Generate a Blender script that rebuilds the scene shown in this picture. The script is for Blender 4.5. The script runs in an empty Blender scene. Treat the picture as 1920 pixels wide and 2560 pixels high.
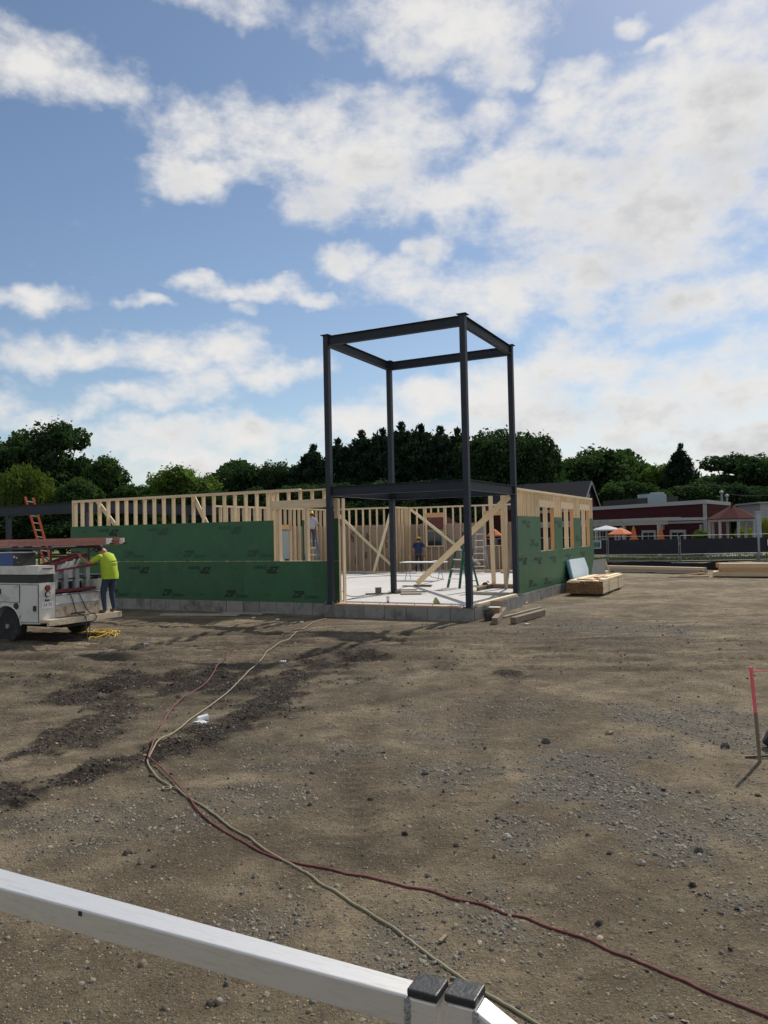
import bpy, math, random
import numpy as np
from mathutils import Vector, Matrix
rnd = random.Random(7)
rng = np.random.default_rng(11)
scene = bpy.context.scene
COL = scene.collection

# ------------------------------------------------------------------ camera
FPX, PITCH, ROLL, CAMH = 1953.0, 0.028, 0.021, 2.275      # focal length in photo pixels (1920 x 2560)
cam = bpy.data.cameras.new('camera')
cam.sensor_fit = 'VERTICAL'
cam.sensor_height = 36.0
cam.lens = FPX / 2560.0 * 36.0
cam.clip_start = 0.05
cam.clip_end = 3000.0
camo = bpy.data.objects.new('camera', cam)
COL.objects.link(camo)
_f = Vector((0, math.cos(PITCH), math.sin(PITCH)))
_u = Vector((0, -math.sin(PITCH), math.cos(PITCH)))
_r = Vector((1, 0, 0))
_c, _s = math.cos(ROLL), math.sin(ROLL)
R_ = _r * _c - _u * _s
U_ = _r * _s + _u * _c
camo.matrix_world = Matrix(((R_.x, U_.x, -_f.x, 0), (R_.y, U_.y, -_f.y, 0), (R_.z, U_.z, -_f.z, CAMH), (0, 0, 0, 1)))
scene.camera = camo
scene.render.resolution_x, scene.render.resolution_y = 768, 1024

def ray(px, py):
    x0, y0 = px - 960, py - 1280
    x, y = _c * x0 - _s * y0, _s * x0 + _c * y0
    r, u = x / FPX, -y / FPX
    return Vector((r, math.cos(PITCH) - u * math.sin(PITCH), math.sin(PITCH) + u * math.cos(PITCH)))
def atz(px, py, z=0.0):
    d = ray(px, py); t = (z - CAMH) / d.z
    return Vector((d.x * t, d.y * t, z))
def atd(px, py, Y):
    d = ray(px, py); t = Y / d.y
    return Vector((d.x * t, Y, CAMH + d.z * t))

# ------------------------------------------------------------------ sun, sky
SUN_AZ, SUN_EL = math.radians(34), math.radians(45)        # azimuth measured from +Y towards +X
SUN = Vector((math.sin(SUN_AZ) * math.cos(SUN_EL), math.cos(SUN_AZ) * math.cos(SUN_EL), math.sin(SUN_EL)))
sl = bpy.data.lights.new('sun', 'SUN')
sl.energy = 3.5
sl.angle = math.radians(0.55)
sl.color = (1.0, 0.93, 0.83)
so = bpy.data.objects.new('sun', sl)
so.rotation_euler = SUN.to_track_quat('Z', 'Y').to_euler()
so.location = (0, 0, 40)
COL.objects.link(so)
scene.view_settings.view_transform = 'Standard'
scene.view_settings.look = 'None'
scene.view_settings.exposure = 0.2
scene.view_settings.gamma = 1.0

world = bpy.data.worlds.new('World')
scene.world = world
world.use_nodes = True
wn = world.node_tree
wn.nodes.clear()
def wadd(t, **k):
    n = wn.nodes.new(t)
    for a, b in k.items(): setattr(n, a, b)
    return n
SKY_STRENGTH = 0.085
# cloud density as a node group: direction -> density
cg = bpy.data.node_groups.new('cloud_density', 'ShaderNodeTree')
cg.interface.new_socket('Vector', in_out='INPUT', socket_type='NodeSocketVector')
cg.interface.new_socket('Density', in_out='OUTPUT', socket_type='NodeSocketFloat')
def gadd(t, **k):
    n = cg.nodes.new(t)
    for a, b in k.items(): setattr(n, a, b)
    return n
def gl(a, b): cg.links.new(a, b)
gi, go = gadd('NodeGroupInput'), gadd('NodeGroupOutput')
nz1 = gadd('ShaderNodeTexNoise'); nz1.inputs['Scale'].default_value = 9.0; nz1.inputs['Detail'].default_value = 4; nz1.inputs['Roughness'].default_value = 0.6
gl(gi.outputs[0], nz1.inputs['Vector'])
vs = gadd('ShaderNodeVectorMath', operation='SUBTRACT'); vs.inputs[1].default_value = (0.5, 0.5, 0.5)
gl(nz1.outputs['Color'], vs.inputs[0])
vm = gadd('ShaderNodeVectorMath', operation='MULTIPLY_ADD'); vm.inputs[1].default_value = (0.10, 0.10, 0.085)
gl(vs.outputs[0], vm.inputs[0]); gl(gi.outputs[0], vm.inputs[2])
sx = gadd('ShaderNodeSeparateXYZ'); gl(vm.outputs[0], sx.inputs[0])
az = gadd('ShaderNodeMath', operation='ARCTAN2'); gl(sx.outputs[0], az.inputs[0]); gl(sx.outputs[1], az.inputs[1])
el = gadd('ShaderNodeMath', operation='ARCSINE', use_clamp=False); gl(sx.outputs[2], el.inputs[0])
cv = gadd('ShaderNodeCombineXYZ'); gl(az.outputs[0], cv.inputs[0]); gl(el.outputs[0], cv.inputs[1])
# clouds of the photograph: (x, y, half width, half height, weight) in a 1659-wide copy of it
CL = [(80,140,110,55,1.0),(200,190,80,35,.7),(430,290,95,50,.85),(445,392,110,36,.95),(600,300,110,70,.95),(760,330,190,95,1.15),(830,230,90,38,.8),(700,440,80,55,.8),(860,400,80,50,.7),
 (930,40,240,60,1.0),(1040,105,110,42,.85),(520,15,110,25,.7),(1600,50,90,50,.9),(1370,45,35,18,.7),(1440,92,28,12,.6),(1120,135,35,14,.6),
 (1270,150,70,32,.75),(1330,265,200,70,1.0),(1560,270,150,130,1.2),(1180,410,260,75,1.1),(1400,440,230,120,1.25),(1050,250,55,38,.6),(1110,335,70,24,.8),(950,440,90,35,.9),
 (740,568,75,32,.95),(860,600,120,45,.9),(1080,620,160,62,1.05),(935,530,50,38,.85),(1350,580,220,90,1.15),(1520,660,120,60,1.0),(1640,640,60,40,.8),
 (60,655,95,24,.95),(305,652,50,14,.75),(440,605,60,18,.7),(540,622,95,24,.9),(650,640,65,15,.8),(515,665,25,18,.7),
 (125,765,115,38,.95),(500,755,105,42,1.05),(590,795,110,38,1.0),(350,775,85,40,.85),(410,845,90,35,.8),
 (20,880,80,38,.9),(255,872,90,26,.85),(330,955,160,45,1.05),(520,945,120,48,1.1),(650,955,80,34,.95),(200,930,70,28,.7),
 (930,865,120,50,1.05),(830,910,140,40,.9),(1100,860,140,70,1.05),(1260,790,130,60,1.1),(1420,880,230,90,1.2),(1580,830,170,90,1.15),(1250,920,260,70,1.1),(1560,960,200,50,1.1),(1000,960,260,50,.9),
 (400,1010,500,30,.8),(1300,1000,500,40,.9)]
blobs = []
for (x, y, rx, ry, w) in CL:
    d = ray(x * 1920 / 1659, y * 1920 / 1659).normalized()
    k = 1920 / 1659 / FPX
    blobs.append((math.atan2(d.x, d.y), math.asin(d.z), rx * k * .92, ry * k * .92, w * .9))
# three clouds at a time: (az, el) offsets scaled, squared, summed; the strongest wins
while len(blobs) % 3: blobs.append((9.0, 0.0, .1, .1, .1))
acc = None
azv = gadd('ShaderNodeCombineXYZ'); elv = gadd('ShaderNodeCombineXYZ')
for k in range(3): gl(az.outputs[0], azv.inputs[k]); gl(el.outputs[0], elv.inputs[k])
def vma(a, m, c, op='MULTIPLY_ADD'):
    n = gadd('ShaderNodeVectorMath', operation=op); gl(a, n.inputs[0])
    for k, v in ((1, m), (2, c)):
        if isinstance(v, tuple): n.inputs[k].default_value = v
        elif v is not None: gl(v, n.inputs[k])
    return n.outputs[0]
for k in range(0, len(blobs), 3):
    t = blobs[k:k+3]
    p = vma(azv.outputs[0], tuple(1/q[2] for q in t), tuple(-q[0]/q[2] for q in t)); e_ = vma(elv.outputs[0], tuple(1/q[3] for q in t), tuple(-q[1]/q[3] for q in t))
    d2 = vma(e_, e_, vma(p, p, None, 'MULTIPLY')); v = vma(d2, tuple(-0.62*q[4] for q in t), tuple(q[4] for q in t))
    acc = v if acc is None else vma(acc, v, None, 'MAXIMUM')
ax = gadd('ShaderNodeSeparateXYZ'); gl(acc, ax.inputs[0])
m1 = gadd('ShaderNodeMath', operation='SMOOTH_MAX'); m1.inputs[2].default_value = .25; gl(ax.outputs[0], m1.inputs[0]); gl(ax.outputs[1], m1.inputs[1])
m2 = gadd('ShaderNodeMath', operation='SMOOTH_MAX'); m2.inputs[2].default_value = .25; gl(m1.outputs[0], m2.inputs[0]); gl(ax.outputs[2], m2.inputs[1])
# the same broken cumulus goes on all round, outside the frame
nz0 = gadd('ShaderNodeTexNoise'); nz0.inputs['Scale'].default_value = 3.2; nz0.inputs['Detail'].default_value = 3; gl(gi.outputs[0], nz0.inputs['Vector'])
rest = gadd('ShaderNodeMath', operation='MULTIPLY_ADD'); rest.inputs[1].default_value = 5.0; rest.inputs[2].default_value = -2.45; gl(nz0.outputs['Fac'], rest.inputs[0])
aaz = gadd('ShaderNodeMath', operation='ABSOLUTE'); gl(az.outputs[0], aaz.inputs[0])
wz = gadd('ShaderNodeMath', operation='MAXIMUM'); el2 = gadd('ShaderNodeMath', operation='MULTIPLY_ADD'); el2.inputs[1].default_value = 1.0; el2.inputs[2].default_value = -.12; gl(el.outputs[0], el2.inputs[0]); gl(aaz.outputs[0], wz.inputs[0]); gl(el2.outputs[0], wz.inputs[1])
ow = gadd('ShaderNodeMapRange', interpolation_type='SMOOTHSTEP'); ow.inputs['From Min'].default_value = .46; ow.inputs['From Max'].default_value = .62; gl(wz.outputs[0], ow.inputs['Value'])
mxo = gadd('ShaderNodeMix'); gl(ow.outputs[0], mxo.inputs['Factor']); gl(m2.outputs[0], mxo.inputs['A']); gl(rest.outputs[0], mxo.inputs['B'])
cl0 = gadd('ShaderNodeMath', operation='MAXIMUM'); cl0.inputs[1].default_value = -0.9; gl(mxo.outputs['Result'], cl0.inputs[0])
nz2 = gadd('ShaderNodeTexNoise'); nz2.inputs['Scale'].default_value = 14; nz2.inputs['Detail'].default_value = 7; nz2.inputs['Roughness'].default_value = 0.62
mp = gadd('ShaderNodeMapping'); mp.inputs['Scale'].default_value = (1, 1, 1.7); gl(gi.outputs[0], mp.inputs['Vector']); gl(mp.outputs[0], nz2.inputs['Vector'])
n2 = gadd('ShaderNodeMath', operation='MULTIPLY_ADD'); n2.inputs[1].default_value = 3.4; n2.inputs[2].default_value = -1.86; gl(nz2.outputs['Fac'], n2.inputs[0])
sm = gadd('ShaderNodeMath', operation='ADD'); gl(cl0.outputs[0], sm.inputs[0]); gl(n2.outputs[0], sm.inputs[1])
gl(sm.outputs[0], go.inputs[0])

def wl(a, b): wn.links.new(a, b)
tc = wadd('ShaderNodeTexCoord')
def dens(off):
    g = wadd('ShaderNodeGroup'); g.node_tree = cg
    if off is None: wl(tc.outputs['Generated'], g.inputs[0])
    else:
        a = wadd('ShaderNodeVectorMath', operation='ADD'); a.inputs[1].default_value = off
        wl(tc.outputs['Generated'], a.inputs[0]); wl(a.outputs[0], g.inputs[0])
    return g.outputs[0]
d0 = dens(None)
d1 = dens((0.012, 0.012, 0.055))
alpha = wadd('ShaderNodeMapRange', interpolation_type='SMOOTHSTEP'); alpha.inputs['From Min'].default_value = -0.62; alpha.inputs['From Max'].default_value = 1.05
alpha.inputs['To Max'].default_value = 0.97
wl(d0, alpha.inputs['Value'])
shade = wadd('ShaderNodeMath', operation='MULTIPLY_ADD'); shade.inputs[1].default_value = 0.55; wl(d1, shade.inputs[0]); wl(d0, shade.inputs[2])
sh = wadd('ShaderNodeMapRange', interpolation_type='SMOOTHSTEP'); sh.inputs['From Min'].default_value = 0.5; sh.inputs['From Max'].default_value = 2.4
wl(shade.outputs[0], sh.inputs['Value'])
ccol = wadd('ShaderNodeMix', data_type='RGBA')
CB = 1 / SKY_STRENGTH
ccol.inputs['A'].default_value = (0.73 * CB, 0.715 * CB, 0.695 * CB, 1)
ccol.inputs['B'].default_value = (0.48 * CB, 0.487 * CB, 0.50 * CB, 1)
wl(sh.outputs[0], ccol.inputs['Factor'])
sky = wadd('ShaderNodeTexSky', sky_type='NISHITA')
sky.sun_disc = False
sky.sun_elevation = SUN_EL
sky.sun_rotation = SUN_AZ
sky.air_density = 1.0
sky.dust_density = 0.35
sky.ozone_density = 1.3
mixs = wadd('ShaderNodeMix', data_type='RGBA')
wl(alpha.outputs[0], mixs.inputs['Factor']); wl(sky.outputs[0], mixs.inputs['A']); wl(ccol.outputs['Result'], mixs.inputs['B'])
bg = wadd('ShaderNodeBackground'); bg.inputs['Strength'].default_value = SKY_STRENGTH
wl(mixs.outputs['Result'], bg.inputs['Color'])
wo = wadd('ShaderNodeOutputWorld'); wl(bg.outputs[0], wo.inputs['Surface'])
try: world.cycles.sampling_method = 'MANUAL'; world.cycles.sample_map_resolution = 512
except Exception: pass

# ------------------------------------------------------------------ helpers
class MB:
    """collects shapes and links them as one mesh object"""
    def __init__(s): s.v = []; s.f = []
    def add(s, vs, fs):
        n = len(s.v); s.v += [tuple(q) for q in vs]; s.f += [tuple(i + n for i in q) for q in fs]; return s
    BF = [(0,3,2,1),(4,5,6,7),(0,1,5,4),(1,2,6,5),(2,3,7,6),(3,0,4,7)]
    def box(s, x0, x1, y0, y1, z0, z1):
        return s.add([(x0,y0,z0),(x1,y0,z0),(x1,y1,z0),(x0,y1,z0),(x0,y0,z1),(x1,y0,z1),(x1,y1,z1),(x0,y1,z1)], s.BF)
    def bar(s, p0, p1, w, t, up=(0, 0, 1)):
        p0, p1 = Vector(p0), Vector(p1); d = (p1 - p0).normalized(); up = Vector(up)
        if abs(d.dot(up.normalized())) > .99: up = Vector((1, 0, 0))
        a = d.cross(up).normalized(); b = a.cross(d).normalized()
        a *= w / 2; b *= t / 2
        return s.add([p0-a-b, p0+a-b, p0+a+b, p0-a+b, p1-a-b, p1+a-b, p1+a+b, p1-a+b], s.BF)
    def hexa(s, pts): return s.add(pts, s.BF)
    def tube(s, pts, r, n=8, cap=True):
        pts = [Vector(p) for p in pts]; rings = []; m = len(pts)
        rr = r if isinstance(r, (list, tuple)) else [r] * m
        a = None
        for i, p in enumerate(pts):
            d = (pts[min(i+1, m-1)] - pts[max(i-1, 0)]).normalized()
            if a is None: a = d.cross(Vector((0, 0, 1)) if abs(d.z) < .95 else Vector((1, 0, 0))).normalized()
            else:
                a = (a - d * a.dot(d))
                a = a.normalized() if a.length > 1e-6 else d.orthogonal().normalized()
            b = d.cross(a)
            rings.append([p + (a * math.cos(2*math.pi*k/n) + b * math.sin(2*math.pi*k/n)) * rr[i] for k in range(n)])
        vs = [q for rg in rings for q in rg]; fs = []
        for i in range(m - 1):
            for k in range(n):
                k2 = (k + 1) % n; fs.append((i*n+k, i*n+k2, (i+1)*n+k2, (i+1)*n+k))
        if cap: fs.append(tuple(range(n))[::-1]); fs.append(tuple((m-1)*n + k for k in range(n)))
        return s.add(vs, fs)
    def cyl(s, c, axis, r, h, n=16):
        c = Vector(c); axis = Vector(axis).normalized()
        return s.tube([c - axis*h/2, c + axis*h/2], r, n)
    def lathe(s, prof, n=20, c=(0, 0, 0), axis='z'):
        vs, fs = [], []
        for (r, z) in prof:
            for k in range(n):
                t = 2*math.pi*k/n; q = (r*math.cos(t), r*math.sin(t), z)
                if axis == 'y': q = (q[0], q[2], q[1])
                if axis == 'x': q = (q[2], q[0], q[1])
                vs.append((q[0]+c[0], q[1]+c[1], q[2]+c[2]))
        for i in range(len(prof)-1):
            for k in range(n):
                k2 = (k+1) % n; fs.append((i*n+k, i*n+k2, (i+1)*n+k2, (i+1)*n+k))
        fs.append(tuple(range(n))[::-1]); fs.append(tuple((len(prof)-1)*n+k for k in range(n)))
        return s.add(vs, fs)
    def prism(s, poly, y0, y1, plane='xz'):
        n = len(poly)
        def P(q, y): return (q[0], y, q[1]) if plane == 'xz' else ((y, q[0], q[1]) if plane == 'yz' else (q[0], q[1], y))
        vs = [P(q, y0) for q in poly] + [P(q, y1) for q in poly]
        fs = [tuple(range(n)), tuple(range(2*n-1, n-1, -1))] + [(i, n+i, n+(i+1) % n, (i+1) % n) for i in range(n)]
        return s.add(vs, fs)
    def ibeam(s, p0, p1, dep, wid, tf=.014, tw=.009):
        p0, p1 = Vector(p0), Vector(p1); z = Vector((0, 0, 1))     # p0,p1 = top centre line
        s.bar(p0 - z*tf/2, p1 - z*tf/2, wid, tf); s.bar(p0 - z*(dep - tf/2), p1 - z*(dep - tf/2), wid, tf)
        return s.bar(p0 - z*dep/2, p1 - z*dep/2, tw, dep - 2*tf - .001)
    def mesh(s, name, mat, smooth=False):
        me = bpy.data.meshes.new(name); me.from_pydata(s.v, [], s.f)
        for m in (mat if isinstance(mat, (list, tuple)) else [mat]): me.materials.append(m)
        import bmesh
        b = bmesh.new(); b.from_mesh(me); bmesh.ops.recalc_face_normals(b, faces=b.faces); b.to_mesh(me); b.free()
        if smooth:
            me.polygons.foreach_set('use_smooth', [True] * len(me.polygons))
            try: me.set_sharp_from_angle(angle=math.radians(40))
            except Exception: pass
        me.update(); return me
    def build(s, name, mat, parent=None, smooth=False):
        return link(name, s.mesh(name, mat, smooth), parent)

def link(name, me, parent=None, loc=None, rot=None):
    o = bpy.data.objects.new(name, me); COL.objects.link(o)
    if parent is not None: o.parent = parent
    if loc is not None: o.location = loc
    if rot is not None: o.rotation_euler = rot
    return o
def tag(o, label=None, cat=None, group=None, kind=None):
    if label: o['label'] = label
    if cat: o['category'] = cat
    if group: o['group'] = group
    if kind: o['kind'] = kind
    return o
def thing(name, label, cat, loc=(0, 0, 0), rz=0.0, group=None):
    o = bpy.data.objects.new(name, None); COL.objects.link(o)
    o.empty_display_size = .2; o.location = loc; o.rotation_euler = (0, 0, rz)
    return tag(o, label, cat, group)
def copy_tree(o, parent=None):
    c = o.copy(); COL.objects.link(c); c.parent = parent
    for ch in list(o.children): copy_tree(ch, c)
    return c
_boxes = {}
def board(name, mat, parent, p0, p1, w, t, up=(0, 0, 1), label=None, ends=None):
    """box from p0 to p1 (its centre line), mesh shared between equal sizes, local X along its length"""
    p0, p1 = Vector(p0), Vector(p1); d = p1 - p0; L = d.length; d = d / L; up = Vector(up)
    if abs(d.dot(up.normalized())) > .99: up = Vector((1, 0, 0))
    a = d.cross(up).normalized(); b = a.cross(d).normalized()
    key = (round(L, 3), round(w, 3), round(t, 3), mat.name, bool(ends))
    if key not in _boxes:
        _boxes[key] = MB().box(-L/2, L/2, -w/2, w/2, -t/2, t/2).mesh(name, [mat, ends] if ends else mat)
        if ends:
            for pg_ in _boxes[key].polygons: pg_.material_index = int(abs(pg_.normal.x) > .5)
    o = bpy.data.objects.new(name, _boxes[key]); COL.objects.link(o)
    c = (p0 + p1) / 2
    o.matrix_basis = Matrix(((d.x, a.x, b.x, c.x), (d.y, a.y, b.y, c.y), (d.z, a.z, b.z, c.z), (0, 0, 0, 1)))
    if parent is not None: o.parent = parent
    if label: o['label'] = label
    return o

# ------------------------------------------------------------------ materials
def mat(name, base, rough=.7, metal=0.0, var=.15, scale=6.0, stretch=(1, 1, 1), coord='Object', bump=0.0, bscale=40.0, dirt=None, dscale=2.0, damt=.5, rand=.08, spec=.5, sheen=0, detail=5):
    m = bpy.data.materials.new(name); m.use_nodes = True
    t = m.node_tree; N, L = t.nodes, t.links
    b = N['Principled BSDF']
    b.inputs['Roughness'].default_value = rough; b.inputs['Metallic'].default_value = metal
    b.inputs['Specular IOR Level'].default_value = spec
    tcn = N.new('ShaderNodeTexCoord'); mpn = N.new('ShaderNodeMapping'); mpn.inputs['Scale'].default_value = stretch
    oi = N.new('ShaderNodeObjectInfo')
    ad = N.new('ShaderNodeVectorMath'); ad.operation = 'ADD'
    sc = N.new('ShaderNodeVectorMath'); sc.operation = 'SCALE'; sc.inputs['Scale'].default_value = 37.0 if coord == 'Object' else 0.0
    cmb = N.new('ShaderNodeCombineXYZ')
    for i in range(3): L.new(oi.outputs['Random'], cmb.inputs[i])
    L.new(cmb.outputs[0], sc.inputs[0]); L.new(tcn.outputs[coord], mpn.inputs['Vector'])
    L.new(mpn.outputs[0], ad.inputs[0]); L.new(sc.outputs[0], ad.inputs[1])
    nz = N.new('ShaderNodeTexNoise'); nz.inputs['Scale'].default_value = scale; nz.inputs['Detail'].default_value = detail; nz.inputs['Roughness'].default_value = .62
    L.new(ad.outputs[0], nz.inputs['Vector'])
    mr = N.new('ShaderNodeMapRange'); mr.inputs['From Min'].default_value = .28; mr.inputs['From Max'].default_value = .72
    mr.inputs['To Min'].default_value = 1 - var; mr.inputs['To Max'].default_value = 1 + var
    L.new(nz.outputs['Fac'], mr.inputs['Value'])
    mr2 = N.new('ShaderNodeMapRange'); mr2.inputs['To Min'].default_value = 1 - rand; mr2.inputs['To Max'].default_value = 1 + rand
    L.new(oi.outputs['Random'], mr2.inputs['Value'])
    mu = N.new('ShaderNodeMath'); mu.operation = 'MULTIPLY'; L.new(mr.outputs[0], mu.inputs[0]); L.new(mr2.outputs[0], mu.inputs[1])
    hs = N.new('ShaderNodeVectorMath'); hs.operation = 'SCALE'; hs.inputs[0].default_value = base[:3]
    L.new(mu.outputs[0], hs.inputs['Scale'])
    out = hs.outputs[0]
    if dirt:
        n2 = N.new('ShaderNodeTexNoise'); n2.inputs['Scale'].default_value = dscale; n2.inputs['Detail'].default_value = 8; n2.inputs['Roughness'].default_value = .7
        L.new(ad.outputs[0], n2.inputs['Vector'])
        r2 = N.new('ShaderNodeMapRange'); r2.inputs['From Min'].default_value = .5; r2.inputs['From Max'].default_value = .68; r2.inputs['To Max'].default_value = damt
        L.new(n2.outputs['Fac'], r2.inputs['Value'])
        mx = N.new('ShaderNodeMix'); mx.data_type = 'RGBA'; mx.inputs['B'].default_value = (*dirt, 1)
        L.new(r2.outputs[0], mx.inputs['Factor']); L.new(out, mx.inputs['A']); out = mx.outputs['Result']
    L.new(out, b.inputs['Base Color'])
    if bump:
        n3 = N.new('ShaderNodeTexNoise'); n3.inputs['Scale'].default_value = bscale; n3.inputs['Detail'].default_value = 5
        L.new(ad.outputs[0], n3.inputs['Vector'])
        bp = N.new('ShaderNodeBump'); bp.inputs['Strength'].default_value = bump; bp.inputs['Distance'].default_value = .02
        L.new(n3.outputs['Fac'], bp.inputs['Height']); L.new(bp.outputs[0], b.inputs['Normal'])
    return m
WD = (.6, 7, 7)
M = {}
M['lumber'] = mat('lumber', (.70, .54, .345), .75, var=.16, scale=5, stretch=WD, rand=.13, bump=.15, bscale=12)
M['lumber_bright'] = mat('lumber_bright', (.80, .66, .42), .7, var=.12, scale=5, stretch=WD, rand=.08)
M['lumber_orange'] = mat('lumber_orange', (.60, .33, .15), .75, var=.2, scale=5, stretch=WD)
M['shaded_end_grain'] = mat('shaded_end_grain', (.26, .15, .075), .9, var=.35, scale=9, rand=.3)  # end grain, its colour darkened for the shade on the stack's front ends
M['lumber_weathered'] = mat('lumber_weathered', (.205, .155, .11), .85, var=.3, scale=5, stretch=WD, bump=.3, bscale=12)
M['lumber_grey'] = mat('lumber_grey', (.40, .35, .28), .85, var=.22, scale=5, stretch=WD)
M['sheathing'] = mat('sheathing_green', (.036, .118, .050), .5, var=.12, scale=1.6, rand=.07, dirt=(.085, .145, .085), dscale=3.0, damt=.30, spec=.35)
M['osb'] = mat('osb', (.34, .26, .20), .85, var=.2, scale=24, rand=.06)
M['print'] = mat('black_print', (.018, .028, .022), .8, var=.5, scale=30)
M['print_faint'] = mat('faint_print', (.032, .078, .046), .8, var=.4, scale=30)
M['print_osb'] = mat('osb_print', (.07, .055, .05), .8, var=.4, scale=30)
M['print_red'] = mat('red_print', (.5, .12, .05), .8)
M['concrete'] = mat('concrete_form', (.26, .245, .22), .9, var=.18, scale=3, dirt=(.085, .078, .07), dscale=2.2, damt=.85, bump=.25, bscale=30, rand=.12)
M['slab'] = mat('concrete_slab', (.53, .515, .49), .85, var=.10, scale=1.2, dirt=(.42, .40, .37), dscale=.9, damt=.55, bump=.1)
M['joint'] = mat('dark_joint', (.09, .085, .08), .95)
M['steel'] = mat('primed_steel', (.026, .032, .044), .6, spec=.3, var=.16, scale=3, rand=.04, dirt=(.05, .045, .045), dscale=2.5, damt=.4)
M['galv'] = mat('galvanised', (.30, .31, .32), .6, metal=.35, var=.1)
M['alu'] = mat('aluminium', (.80, .785, .755), .40, metal=.6, var=.10, scale=9, stretch=(1.0, 8, 8), bump=.04, bscale=90, dirt=(.56, .53, .47), dscale=9, damt=.7)
M['weld'] = mat('weld', (.42, .41, .40), .5, metal=.7, var=.3, scale=60, bump=.8, bscale=90)
M['cap'] = mat('black_cap', (.022, .023, .025), .42, var=.25, scale=20, bump=.15, bscale=70)
M['black'] = mat('black_paint', (.018, .018, .019), .5, var=.2)
M['rubber'] = mat('rubber', (.022, .021, .02), .85, var=.3, dirt=(.10, .085, .065), dscale=7, damt=.5)
M['white'] = mat('white_paint', (.66, .64, .59), .42, var=.06, scale=2, dirt=(.34, .29, .22), dscale=2.6, damt=.6, rand=.02)
M['rusty_white'] = mat('rusty_white', (.60, .50, .36), .6, var=.1, scale=3, dirt=(.22, .10, .035), dscale=4.5, damt=.95, rand=.02)
M['rust'] = mat('rust', (.16, .065, .022), .9, var=.3, scale=20)
M['red_lens'] = mat('red_lens', (.28, .012, .012), .25)
M['white_lens'] = mat('white_lens', (.55, .55, .52), .3)
M['red_rail'] = mat('red_fibreglass', (.17, .020, .024), .5, var=.15)
M['orange_rail'] = mat('orange_fibreglass', (.55, .10, .035), .5, var=.12)
M['faded_orange'] = mat('faded_fibreglass', (.42, .16, .115), .6, var=.15, scale=5, dirt=(.30, .21, .19), dscale=4, damt=.6)
M['green_rail'] = mat('green_fibreglass', (.012, .12, .075), .45, var=.15)
M['blue_rail'] = mat('blue_fibreglass', (.03, .10, .18), .5, var=.15)
M['blue_paint'] = mat('blue_paint', (.022, .075, .24), .4, var=.08)
M['hivis'] = mat('hivis_cloth', (.44, .60, .035), .85, var=.06, scale=8)
M['denim'] = mat('denim', (.035, .055, .095), .9, var=.25, scale=14)
M['navy'] = mat('navy_cloth', (.022, .035, .085), .9, var=.15)
M['dark_cloth'] = mat('dark_cloth', (.022, .024, .03), .9, var=.2)
M['grey_cloth'] = mat('lavender_grey_cloth', (.40, .39, .45), .9, var=.1)
M['skin'] = mat('skin', (.40, .20, .13), .6, var=.1)
M['boot'] = mat('tan_boot', (.18, .105, .055), .8, var=.2)
M['hardhat'] = mat('yellow_hardhat', (.72, .42, .02), .35, var=.03)
M['leather'] = mat('leather', (.13, .06, .03), .7)
M['foam'] = mat('blue_foam', (.66, .79, .86), .6, var=.03)
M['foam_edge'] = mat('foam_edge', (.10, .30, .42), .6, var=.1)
M['grey_board'] = mat('grey_board', (.33, .34, .33), .8, var=.1, scale=3)
M['cardboard'] = mat('cardboard', (.33, .22, .13), .9, var=.12)
M['red_cup'] = mat('red_cup', (.55, .07, .06), .5)
M['paper'] = mat('white_paper', (.82, .82, .80), .7, var=.04)
M['yellow'] = mat('yellow_rubber', (.58, .38, .02), .6, var=.1)
M['straw'] = mat('straw_cloth', (.42, .40, .16), .9)
M['hose_tan'] = mat('tan_hose', (.27, .235, .145), .7, var=.2, scale=9)
M['hose_red'] = mat('red_hose', (.15, .036, .032), .7, var=.2, scale=9)
M['cable'] = mat('dark_cable', (.06, .055, .05), .7)
M['pink'] = mat('pink_tape', (.85, .14, .17), .6, var=.05)
M['bag'] = mat('navy_bag', (.010, .012, .02), .6, var=.3)
M['silt'] = mat('black_fabric', (.012, .012, .014), .9, var=.2)
M['screen'] = mat('privacy_screen', (.020, .022, .032), .9, var=.18, scale=2)
M['red_wall'] = mat('dark_red_siding', (.058, .013, .018), .85, spec=.2, var=.08)
M['red_roof'] = mat('dark_red_roof', (.070, .018, .020), .95, spec=.1, var=.15, scale=4)
M['trim'] = mat('white_trim', (.36, .35, .355), .6, var=.04)
M['shingle'] = mat('dark_shingle', (.032, .030, .033), .95, var=.25, scale=9)
M['glass'] = mat('window_glass', (.02, .024, .028), .08, spec=.8)
M['hvac'] = mat('hvac_grey_blue', (.32, .38, .42), .5, var=.06)
M['umbrella'] = mat('orange_canvas', (.58, .17, .06), .85, var=.06)
M['umbrella_grey'] = mat('grey_canvas', (.52, .53, .56), .85, var=.06)
M['shed'] = mat('pale_shed', (.55, .56, .57), .7, var=.06)
M['sign'] = mat('green_sign', (.02, .13, .09), .5, var=.15)
M['bark'] = mat('bark', (.075, .055, .04), .95, var=.3, scale=8, stretch=(3, 3, .6), bump=.5)
# ------------------------------------------------------------------ ground
YAW = 0.472
A = Vector((math.cos(YAW), -math.sin(YAW), 0)); Bv = Vector((math.sin(YAW), math.cos(YAW), 0))
C1 = Vector((-1.519, 21.896, 0)); TW, TD = 4.105, 3.922; ZS = 0.342
def wp(x, y, z=0.0): return C1 + A * x + Bv * y + Vector((0, 0, z))

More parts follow.
